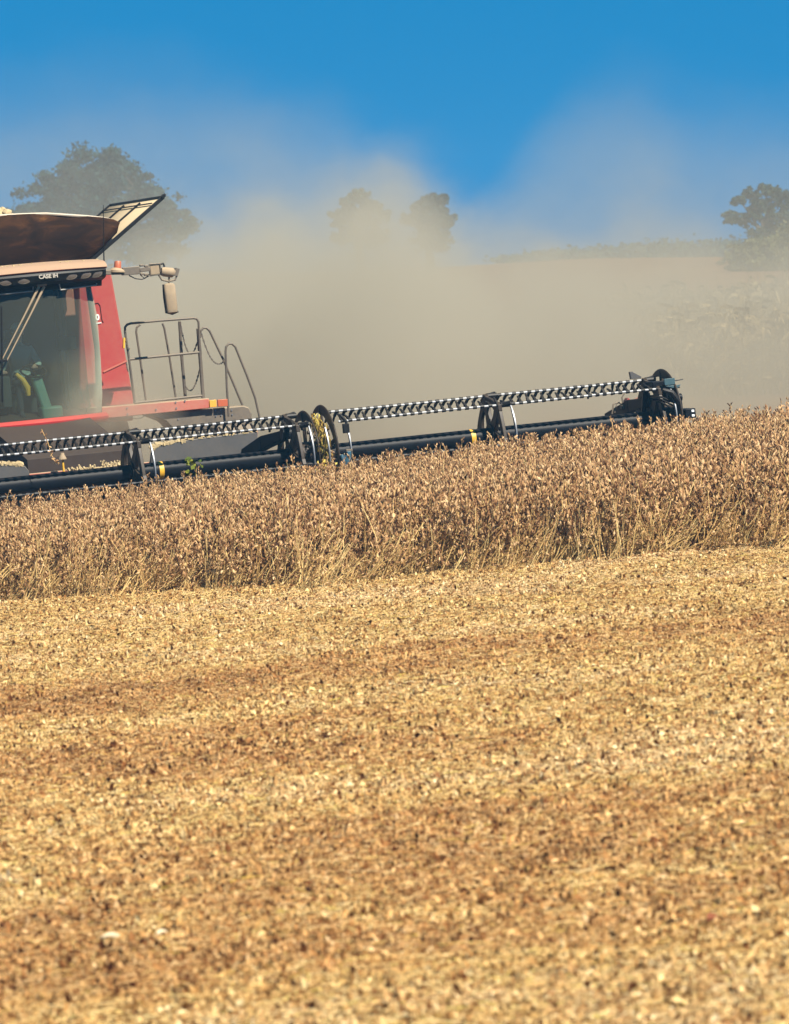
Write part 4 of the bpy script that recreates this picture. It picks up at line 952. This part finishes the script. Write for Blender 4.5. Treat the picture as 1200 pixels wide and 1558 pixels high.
# ---- dead corn behind the right end
def corn_plant():
    c = MB(); h = rng.uniform(1.7, 2.3); le = rng.gauss(0, .06)
    pts = [Vector((le * h * (k / 5) ** 1.5, rng.gauss(0, .02), h * k / 5)) for k in range(6)]
    c.tube(pts, [0.013 * (1 - .6 * k / 5) for k in range(6)], 4, cap=False)
    for k in range(13):
        z = h * rng.uniform(.15, .92); az = rng.uniform(0, 6.283); l_ = rng.uniform(.35, .75); p = Vector((le * h * (z / h) ** 1.5, 0, z)); d = Vector((math.cos(az), math.sin(az), 0)); q = Vector((-d.y, d.x, 0)); rows = []
        for j in range(6):
            t_ = j / 5; pp = p + d * l_ * t_ * (.75 if t_ > .5 else 1) + Vector((0, 0, .22 * t_ - .75 * t_ * t_)) * l_; wd = .04 * math.sin(math.pi * min(.97, .2 + .8 * t_)) + .004
            tw = q * math.cos(t_ * 1.5 + k) + Vector((0, 0, 1)) * math.sin(t_ * 1.5 + k); rows.append([pp - tw * wd, pp + tw * wd])
        c.grid(rows)
    z = h * .45; az = rng.uniform(0, 6.283); d = Vector((math.cos(az), math.sin(az), -.5)).normalized(); p = Vector((0, 0, z)); c.tube([p, p + d * .06, p + d * .2, p + d * .28], [.02, .035, .03, .008], 6)
    return c.mesh('corn_plant', M['corn'], sm=False)
corns = [corn_plant() for k in range(8)]
pts = []; rots = []; scl = []; idx = []
x = 6.0
while x < 22:
    y = 112 + 0.6 * max(0, 9.0 - x) ** 1.6
    while y < 150:
        if rng.random() < .9:
            xx = x + rng.gauss(0, .06); yy = y + rng.gauss(0, .06); pts.append((xx, yy, ground(xx, yy))); rots.append((rng.gauss(0, .09), rng.gauss(0, .09), rng.uniform(0, 6.283))); s_ = rng.uniform(.85, 1.12); scl.append((s_, s_, s_)); idx.append(rng.randint(0, 7))
        y += .32 if y < 125 else .8
    x += .5
cornf = gn_scatter('corn_crop', pts, rots, scl, idx, corns)
tag(cornf, 'stand of dead tan corn fading into dust behind the right end of the header', 'corn field')

# ---- trees
def tree(name, x, y, h, cw, blobs, fol, leaf, n, label, seed, trunk_r=0.28):
    r_ = np.random.RandomState(seed); rr_ = random.Random(seed)
    z0 = ground(x, y) - 0.2
    root = empty(name, Matrix.Translation((x, y, z0)), label, 'tree')
    tk_ = MB(); topz = h * 0.75
    tp = [Vector((0, 0, 0)), Vector((.05, 0, h * .2)), Vector((-.08, .1, h * .45)), Vector((.1, 0, topz))]
    tk_.tube(tp, [trunk_r * 1.25, trunk_r, trunk_r * .75, trunk_r * .2], 10)
    V = []
    for bi, (bx, by, bz, br, dens) in enumerate(blobs):
        c = np.array([bx * cw, by * cw, bz * h])
        st0 = Vector((0, 0, h * rr_.uniform(.22, .5))); mid = st0.lerp(Vector(c), .5) + Vector((0, 0, .06 * h)); tk_.tube([st0, mid, Vector(c)], [trunk_r * .42, trunk_r * .25, trunk_r * .08], 6)
        ncl = max(5, int(26 * dens))
        for k in range(ncl):
            d = r_.normal(size=3); d /= np.linalg.norm(d); rad = br * cw * (r_.rand() ** .5) * 1.18
            cc = c + d * rad * np.array([1, 1, .72]); m_ = int(n / len(blobs) / ncl * r_.uniform(.3, 1.7)); sg = br * cw * r_.uniform(.07, .20)
            P = cc + r_.normal(size=(m_, 3)) * sg * np.array([1, 1, .65]); V.append(P)
            if k % 3 == 0: tk_.tube([Vector(c), Vector(cc)], [trunk_r * .08, trunk_r * .03], 4)
    P = np.concatenate(V); m_ = len(P)
    A = r_.normal(size=(m_, 3)); A /= np.linalg.norm(A, axis=1)[:, None]; B = np.cross(A, r_.normal(size=(m_, 3))); B /= np.linalg.norm(B, axis=1)[:, None]
    s_ = (leaf * .8 * r_.uniform(.6, 1.3, size=(m_, 1)))
    Q = np.stack([P - A * s_, P - B * s_ * .6, P + A * s_, P + B * s_ * .6], 1).reshape(-1, 3)
    me = bpy.data.meshes.new('crown'); me.from_pydata(Q.tolist(), [], [(4 * i, 4 * i + 1, 4 * i + 2, 4 * i + 3) for i in range(m_)]); me.materials.append(M[fol])
    link('crown', me, root); tk_.build('trunk', M['bark'], root)
    return root
YT = 300.0; PM = FPX / YT
def TX(px, Y=YT): return (px - 600) / FPX * Y
def TH(py, Y, x): return CZ + (HOR - py) / FPX * Y - ground(x, Y) + 0.2
# broad tree behind the tank: photo outline 10..290 wide, top at 230
x = TX(150); h = TH(234, YT, x)
big = [(-.05, 0, .86, .17, 1.4), (.08, .1, .88, .14, 1), (-.2, .1, .76, .16, 1.2), (.22, -.1, .74, .17, 1.2), (-.34, 0, .60, .15, 1), (.36, .1, .62, .13, 1), (0, -.1, .66, .22, 1.5), (-.44, .1, .48, .12, .8), (.44, -.1, .50, .12, .9), (-.18, .2, .52, .2, 1.2), (.2, .1, .50, .2, 1.2), (.33, .1, .36, .16, 1), (-.33, -.1, .36, .16, 1), (0, .1, .36, .2, 1)]
tree('broad_tree', x, YT, h, 10.2, big, 'fol_dark', 0.17, 36000, 'large broad blue-green tree rising behind the grain tank', 3, .4)
Y2 = 330.0; x = TX(547, Y2); h = TH(284, Y2, x)
mid = [(0, 0, .90, .16, 1.2), (-.2, 0, .82, .15, 1), (.2, .1, .82, .15, 1), (-.35, 0, .68, .2, 1), (.35, 0, .68, .2, 1), (0, .1, .68, .25, 1.3), (-.2, 0, .48, .25, 1), (.25, .1, .48, .25, 1)]
tree('hazy_tree', x, Y2, h, 3.4, mid, 'fol_mid', 0.17, 13000, 'pale tree top left of the darker green tree, half lost in dust', 5)
x = TX(653, YT); h = TH(293, YT, x)
tree('round_tree', x, YT, h, 2.7, [(.1, 0, .90, .2, 1.3), (.3, .1, .93, .10, .8), (-.2, 0, .84, .2, 1), (-.35, 0, .7, .22, 1), (.3, 0, .72, .25, 1.2), (0, 0, .66, .3, 1.3), (-.1, 0, .45, .32, 1), (.2, 0, .42, .3, 1)], 'fol_dark', 0.16, 13000, 'small dark green tree poking out of the dust at the middle of the skyline', 8)
Y3 = 250.0; x = TX(1166, Y3); h = TH(279, Y3, x)
tall = [(.0, 0, .93, .10, 1.2), (.16, 0, .88, .10, 1), (-.18, .1, .88, .09, 1), (-.32, 0, .80, .09, .8), (.28, .1, .79, .12, 1), (0, 0, .79, .15, 1.4), (-.12, 0, .68, .12, 1.0), (.2, 0, .66, .16, 1.3), (-.42, 0, .60, .10, .9), (-.26, .1, .56, .12, 1), (.38, .1, .58, .13, 1), (.06, 0, .53, .18, 1.3), (.3, 0, .43, .18, 1), (-.1, 0, .40, .16, 1), (.05, 0, .28, .2, 1)]
tree('tall_tree', x, Y3, h, 4.0, tall, 'fol_mid', 0.09, 24000, 'tall airy tree with gaps between its boughs at the right edge', 12, .25)
for px, py, Y, wd, sd, lab, fo in ((1195, 368, 240, 2.6, 21, 'rounded olive bush standing right of the tall airy tree', 'fol_olive'), (1150, 392, 235, 2.5, 22, 'low olive bush at the foot of the tall airy tree', 'fol_olive'), (1252, 330, 245, 4.2, 23, 'taller olive bush almost wholly cut off by the right photo edge', 'fol_olive')):
    x = TX(px, Y); h = max(1.5, TH(py, Y, x))
    bt = tree('olive_bush', x, Y, h, wd, [(0, 0, .8, .25, 1.2), (-.25, 0, .66, .24, 1), (.25, 0, .68, .24, 1), (-.4, 0, .42, .22, 1), (.4, 0, .42, .22, 1), (0, -.2, .45, .3, 1.3), (0, 0, .22, .35, 1)], fo, 0.11, 9000, lab, sd, .12); bt['group'] = 'olive bushes round the tall tree'
# far tree line on the skyline at the right
rsk = np.random.RandomState(5); V = []
for k in range(60):
    Y = 520 + rsk.rand() * 60; px = rsk.uniform(780, 1330); x = (px - 600) / FPX * Y; hh = (0.7 + 1.2 * min(1, max(0, (px - 780) / 250)) * rsk.uniform(.75, 1.1))
    c = np.array([x, Y, ground(x, Y)]); m_ = 260
    P = c + np.array([0, 0, hh * .55]) + rsk.normal(size=(m_, 3)) * np.array([1.5, 1.2, hh * .26]); V.append(P)
P = np.concatenate(V); m_ = len(P); A = rsk.normal(size=(m_, 3)); A /= np.linalg.norm(A, axis=1)[:, None]; B = np.cross(A, rsk.normal(size=(m_, 3))); B /= np.linalg.norm(B, axis=1)[:, None]
s_ = .3 * rsk.uniform(.6, 1.3, size=(m_, 1)); Q = np.stack([P - A * s_, P - B * s_ * .7, P + A * s_, P + B * s_ * .7], 1).reshape(-1, 3)
me = bpy.data.meshes.new('far_wood'); me.from_pydata(Q.tolist(), [], [(4 * i, 4 * i + 1, 4 * i + 2, 4 * i + 3) for i in range(m_)]); me.materials.append(M['fol_mid'])
fw = link('far_wood', me); tag(fw, 'low dark far-off wood along the skyline left of the tall tree', 'wood', kind='stuff')

# ---- small loose things
def up_from(px, py):
    d = Vector(((px - 600) / FPX, 1, -(py - HOR) / FPX)); y = 20.0
    while y < 120:
        p = Vector((0, 0, CZ)) + d * y
        if p.z <= ground(p.x, p.y): return p
        y += 0.02
    return p
stk = MB(); rng2 = random.Random(4)
line = [H(63, 653, -0.52), H(67, 662, -0.53), H(73, 674, -0.55), H(77, 690, -0.56), H(82, 700, -0.57), H(90, 705, -0.57)]
stk.mi = 1; stk.tube(line, 0.006, 5); stk.mi = 0; rng = rng2
for k in range(34):
    i = rng.randint(0, 4); p = line[i].lerp(line[i + 1], rng.random()); pod(stk, p, Vector((rng.uniform(-1, 1), rng.uniform(-.6, .6), rng.uniform(-1, .8))), rng.uniform(.04, .06), .010)
sk = stk.build('bean_stalk', [M['pod'], M['stem']], sm=False); sk.matrix_basis = HROOT; tag(sk, 'loose dry bean stalk caught hanging over the striped reel bars below the windscreen', 'stalk')
wd_ = MB()
for k in range(26):
    p = H(rng.gauss(292, 6), rng.gauss(708, 6), -0.72 + rng.uniform(-.05, .05)); rot = Euler((rng.uniform(-1, 1), rng.uniform(-1, 1), rng.uniform(0, 6))).to_matrix(); s_ = rng.uniform(.03, .055)
    wd_.add([p + rot @ Vector(v) for v in ((-s_, 0, 0), (-.2 * s_, 0, -s_ * .6), (s_, 0, 0), (-.2 * s_, .01, s_ * .6))], [(0, 1, 2, 3)])
wd_.tube([H(300, 740, -.7), H(296, 712, -.7), H(290, 700, -.7)], .006, 5)
wo = wd_.build('green_weed', M['green_leaf'], sm=False); wo.matrix_basis = HROOT; tag(wo, 'sprig of green-yellow weed standing against the header tube beside the yellow band', 'weed')
sw_ = MB()
for k in range(430):     # straw wrapped and hanging between the discs
    zt = rng.uniform(-.35, .62); ang = R(rng.uniform(20, 80)) if zt > .2 else R(rng.uniform(-40, 30)); r_ = .52 + rng.uniform(-.06, .12)
    p = Vector((uS + rng.gauss(-.03, .045), -r_ * math.cos(ang), wr + r_ * math.sin(ang))); l_ = rng.uniform(.04, .14); d = Vector((rng.gauss(0, .25), rng.gauss(0, .3), -1)).normalized()
    sw_.tube([p, p + d * l_ * .5 + Vector((rng.gauss(0, .01), -.01, 0)), p + d * l_], rng.uniform(.004, .011), 4)
for k in range(150):
    p = Vector((uS + rng.gauss(-.08, .12), -.72 + rng.gauss(0, .04), wr - .30 + rng.gauss(0, .13))); rot = Euler((rng.uniform(-1, 1), rng.uniform(-1, 1), rng.uniform(0, 6))).to_matrix(); s_ = rng.uniform(.02, .045)
    sw_.add([p + rot @ Vector(v) for v in ((-s_, 0, 0), (0, 0, -s_ * .6), (s_, 0, 0), (0, .01, s_ * .6))], [(0, 1, 2, 3)])
so = sw_.build('straw_tangle', dry('yellow_straw', [(0, (.06, .035, .012)), (.35, (.26, .15, .04)), (.7, (.50, .36, .07)), (1, (.62, .52, .14))]), sm=False); so.matrix_basis = HROOT; tag(so, 'tangle of yellow straw wound between the two reel discs', 'straw')
def loose_leaf(px, py, l_, mat, label, name='dry_leaf', cat='leaf', flat=1.0, rz=0.3):
    p = up_from(px, py); mb = MB(); rows = []
    for j in range(7):
        t_ = j / 6; wd = l_ * .32 * math.sin(math.pi * min(.98, max(.04, t_))); rows.append([Vector(((t_ - .5) * l_, s_ * wd * flat, .02 + .25 * l_ * s_ * s_ + .12 * l_ * math.sin(t_ * 3))) for s_ in (-1, -.4, .3, 1)])
    mb.grid(rows); o = solid(mb.build(name, mat), .003); o.location = p + Vector((0, 0, .012)); o.rotation_euler = (R(25), -ROLL, rz); tag(o, label, cat)
pale = paint('pale_husk', (.66, .54, .36), .8, dust=.05, top=0); rusty = paint('rusty_leaf', (.20, .055, .018), .8, dust=.02, top=0); dark = paint('dark_stem', (.015, .013, .012), .7, dust=0, top=0)
loose_leaf(1080, 1410, .09, rusty, 'rust-red dry leaf on the stubble near the lower right corner', rz=.9)
loose_leaf(168, 1438, .10, pale, 'long whitish husk on the stubble at the lower left', 'pale_husk', 'husk', .5, .1)
loose_leaf(244, 1431, .07, pale, 'short whitish husk to the right of the long husk', 'pale_husk', 'husk', .9, .6)
p = up_from(519, 1095); mb = MB(); mb.tube([Vector((-.055, 0, .015)), Vector((0, .005, .025)), Vector((.06, 0, .02))], [.010, .014, .008], 7); o = mb.build('dark_twig', dark); o.location = p; o.rotation_euler = (0, -ROLL - .1, .3); tag(o, 'short black twig lying on the stubble in the middle distance', 'twig')

# ================================================================== AIR
def volmat(name, color, aniso):
    m = bpy.data.materials.new(name); m.use_nodes = True; t = m.node_tree; t.nodes.clear()
    o = node(t, 'ShaderNodeOutputMaterial'); pv = node(t, 'ShaderNodeVolumePrincipled'); pv.inputs['Color'].default_value = (*color, 1); pv.inputs['Anisotropy'].default_value = aniso
    t.links.new(pv.outputs[0], o.inputs['Volume']); return m, t, pv
m, t, pv = volmat('harvest_dust', (0.615, 0.57, 0.455), -0.05)
g = node(t, 'ShaderNodeNewGeometry'); sp = node(t, 'ShaderNodeSeparateXYZ'); t.links.new(g.outputs['Position'], sp.inputs[0])
X, Y, Z = sp.outputs
# use the bearing from the machine: the plume leans with the slope
def gauss(src, c, wd): 
    q = mth(t, 'DIVIDE', mth(t, 'SUBTRACT', src, c), wd); return mth(t, 'EXPONENT', mth(t, 'MULTIPLY', mth(t, 'MULTIPLY', q, q), -1.0))
# the plume trails away behind the machine, so its billows are long in depth
def billow(sc, det, off):
    mp = node(t, 'ShaderNodeMapping'); mp.inputs['Scale'].default_value = (sc, sc * 0.16, sc * 1.15); mp.inputs['Location'].default_value = off; t.links.new(g.outputs['Position'], mp.inputs[0])
    n = node(t, 'ShaderNodeTexNoise'); n.inputs['Scale'].default_value = 1.0; n.inputs['Detail'].default_value = det; n.inputs['Roughness'].default_value = .58; n.inputs['Distortion'].default_value = 0.4; t.links.new(mp.outputs[0], n.inputs['Vector']); return n.outputs[0]
b1_, b2_, b3_ = billow(0.26, 3, (0.3, 0, 0.2)), billow(0.75, 4, (3.1, 0, 1.0)), billow(0.55, 4, (7.7, 2, 4))
def add(a, *bs):
    for q_ in bs: a = mth(t, 'ADD', a, q_)
    return a
def sc_(a, k): return mth(t, 'MULTIPLY', a, k)
def ctr(n, k): return mth(t, 'MULTIPLY', mth(t, 'SUBTRACT', n, 0.5), k)
def clamp01(a): return mth(t, 'MAXIMUM', mth(t, 'MINIMUM', a, 1.0), 0.0)
# thick low bank
topm = add(sc_(gauss(X, -2.6, 2.3), 0.55), 5.15, sc_(gauss(X, 0.0, 1.3), 0.95), sc_(gauss(X, 5.4, 2.2), 0.25), sc_(gauss(X, -8.0, 2.2), -0.5), ctr(b1_, 2.6), ctr(b2_, 3.2))
main = mth(t, 'POWER', clamp01(mth(t, 'DIVIDE', mth(t, 'SUBTRACT', topm, Z), 3.2)), 2.0)
main = mth(t, 'MULTIPLY', main, add(ctr(b3_, 2.4), 1.0))
# thin high veil with a gap over the middle
topv = add(sc_(gauss(X, -5.0, 3.2), 0.9), 6.9, sc_(gauss(X, 4.6, 1.8), 0.5), sc_(gauss(X, 1.1, 1.5), -2.3), ctr(b1_, 2.0), ctr(b2_, 1.4))
veil = mth(t, 'MULTIPLY', clamp01(mth(t, 'DIVIDE', mth(t, 'SUBTRACT', topv, Z), 1.7)), add(ctr(b3_, 2.4), 1.0))
lat = mth(t, 'ADD', 0.50, mth(t, 'MULTIPLY', gauss(X, -3.0, 8.0), 0.8))
dep = mth(t, 'MINIMUM', mth(t, 'MULTIPLY', mth(t, 'MAXIMUM', mth(t, 'SUBTRACT', Y, 85.5), 0.0), 0.25), 1.0)
dens = mth(t, 'MULTIPLY', dep, mth(t, 'ADD', mth(t, 'MULTIPLY', mth(t, 'MULTIPLY', main, lat), 0.105), mth(t, 'MULTIPLY', veil, 0.0095)))
dens = mth(t, 'MAXIMUM', dens, 0.0)
t.links.new(dens, pv.inputs['Density'])
# lumpy closed hull of the dust cloud
hull = MB(); rows = []
for iy in range(13):
    y = 85.4 + 50 * iy / 12; row = []
    for ix in range(33):
        x = -26 + 52 * ix / 32; e = min(1, 4 * (1 - abs(2 * ix / 32 - 1))) * min(1, 4 * (1 - abs(2 * iy / 12 - 1)))
        row.append(Vector((x, y, 1.0 + (9.2 + .5 * math.sin(x * .7) + .4 * math.sin(x * 1.9 + y * .2)) * math.sqrt(e))))
    rows.append(row)
hull.grid(rows)
low_rows = [[Vector((v.x, v.y, ground(v.x, v.y) - 0.4)) for v in r_] for r_ in rows]
for r_ in (0, 12):
    hull.grid([rows[r_], low_rows[r_]])
hull.grid([[r_[0] for r_ in rows], [r_[0] for r_ in low_rows]]); hull.grid([[r_[-1] for r_ in rows], [r_[-1] for r_ in low_rows]]); hull.grid(low_rows)
me = hull.mesh('dust_cloud', m); bm = bmesh.new(); bm.from_mesh(me); bmesh.ops.remove_doubles(bm, verts=bm.verts, dist=1e-4); bmesh.ops.recalc_face_normals(bm, faces=bm.faces); bm.to_mesh(me); bm.free()
dc = link('dust_cloud', me); tag(dc, 'big tan dust cloud billowing behind the combine and header', 'dust', kind='stuff')

# dust puffing up round the feeder house
m, t, pv = volmat('feeder_dust', (0.66, 0.56, 0.42), -0.05)
tcn = node(t, 'ShaderNodeTexCoord'); ln = node(t, 'ShaderNodeVectorMath'); ln.operation = 'LENGTH'; t.links.new(tcn.outputs['Object'], ln.inputs[0])
nz = node(t, 'ShaderNodeTexNoise'); nz.inputs['Scale'].default_value = 1.6; nz.inputs['Detail'].default_value = 3; t.links.new(tcn.outputs['Object'], nz.inputs['Vector'])
d_ = mth(t, 'MAXIMUM', mth(t, 'SUBTRACT', 1.0, ln.outputs['Value']), 0.0); d_ = mth(t, 'MULTIPLY', d_, mth(t, 'MAXIMUM', mth(t, 'MULTIPLY', mth(t, 'SUBTRACT', nz.outputs[0], 0.25), 2.4), 0.0))
t.links.new(mth(t, 'MULTIPLY', d_, 1.5), pv.inputs['Density'])
pf = MB(); rows = []
for i in range(13):
    ph = -math.pi / 2 + math.pi * i / 12; rows.append([Vector((math.cos(ph) * math.cos(2 * math.pi * j / 20), math.cos(ph) * math.sin(2 * math.pi * j / 20), math.sin(ph))) for j in range(21)])
pf.grid(rows); me = pf.mesh('dust_puff', m); bm = bmesh.new(); bm.from_mesh(me); bmesh.ops.remove_doubles(bm, verts=bm.verts, dist=1e-4); bmesh.ops.recalc_face_normals(bm, faces=bm.faces); bm.to_mesh(me); bm.free()
pfo = link('dust_puff', me); pfo.matrix_basis = ROOT @ Matrix.Translation(C(180, 638, -0.2)) @ Matrix.Diagonal((1.15, 0.9, 0.75, 1)); tag(pfo, 'thin puff of dust drifting over the corner of the cab sill', 'dust', kind='stuff')

HZ = True
if HZ:
    m, t, pv = volmat('air_haze', (0.22, 0.56, 0.95), 0.0); pv.inputs['Density'].default_value = 0.0005
    hb = MB(); hb.box((0, 285, 5.0), (400, 670, 24)); hzo = hb.build('haze', m); hzo['kind'] = 'stuff'
print('plants', n_plants, 'tines', tine_count)
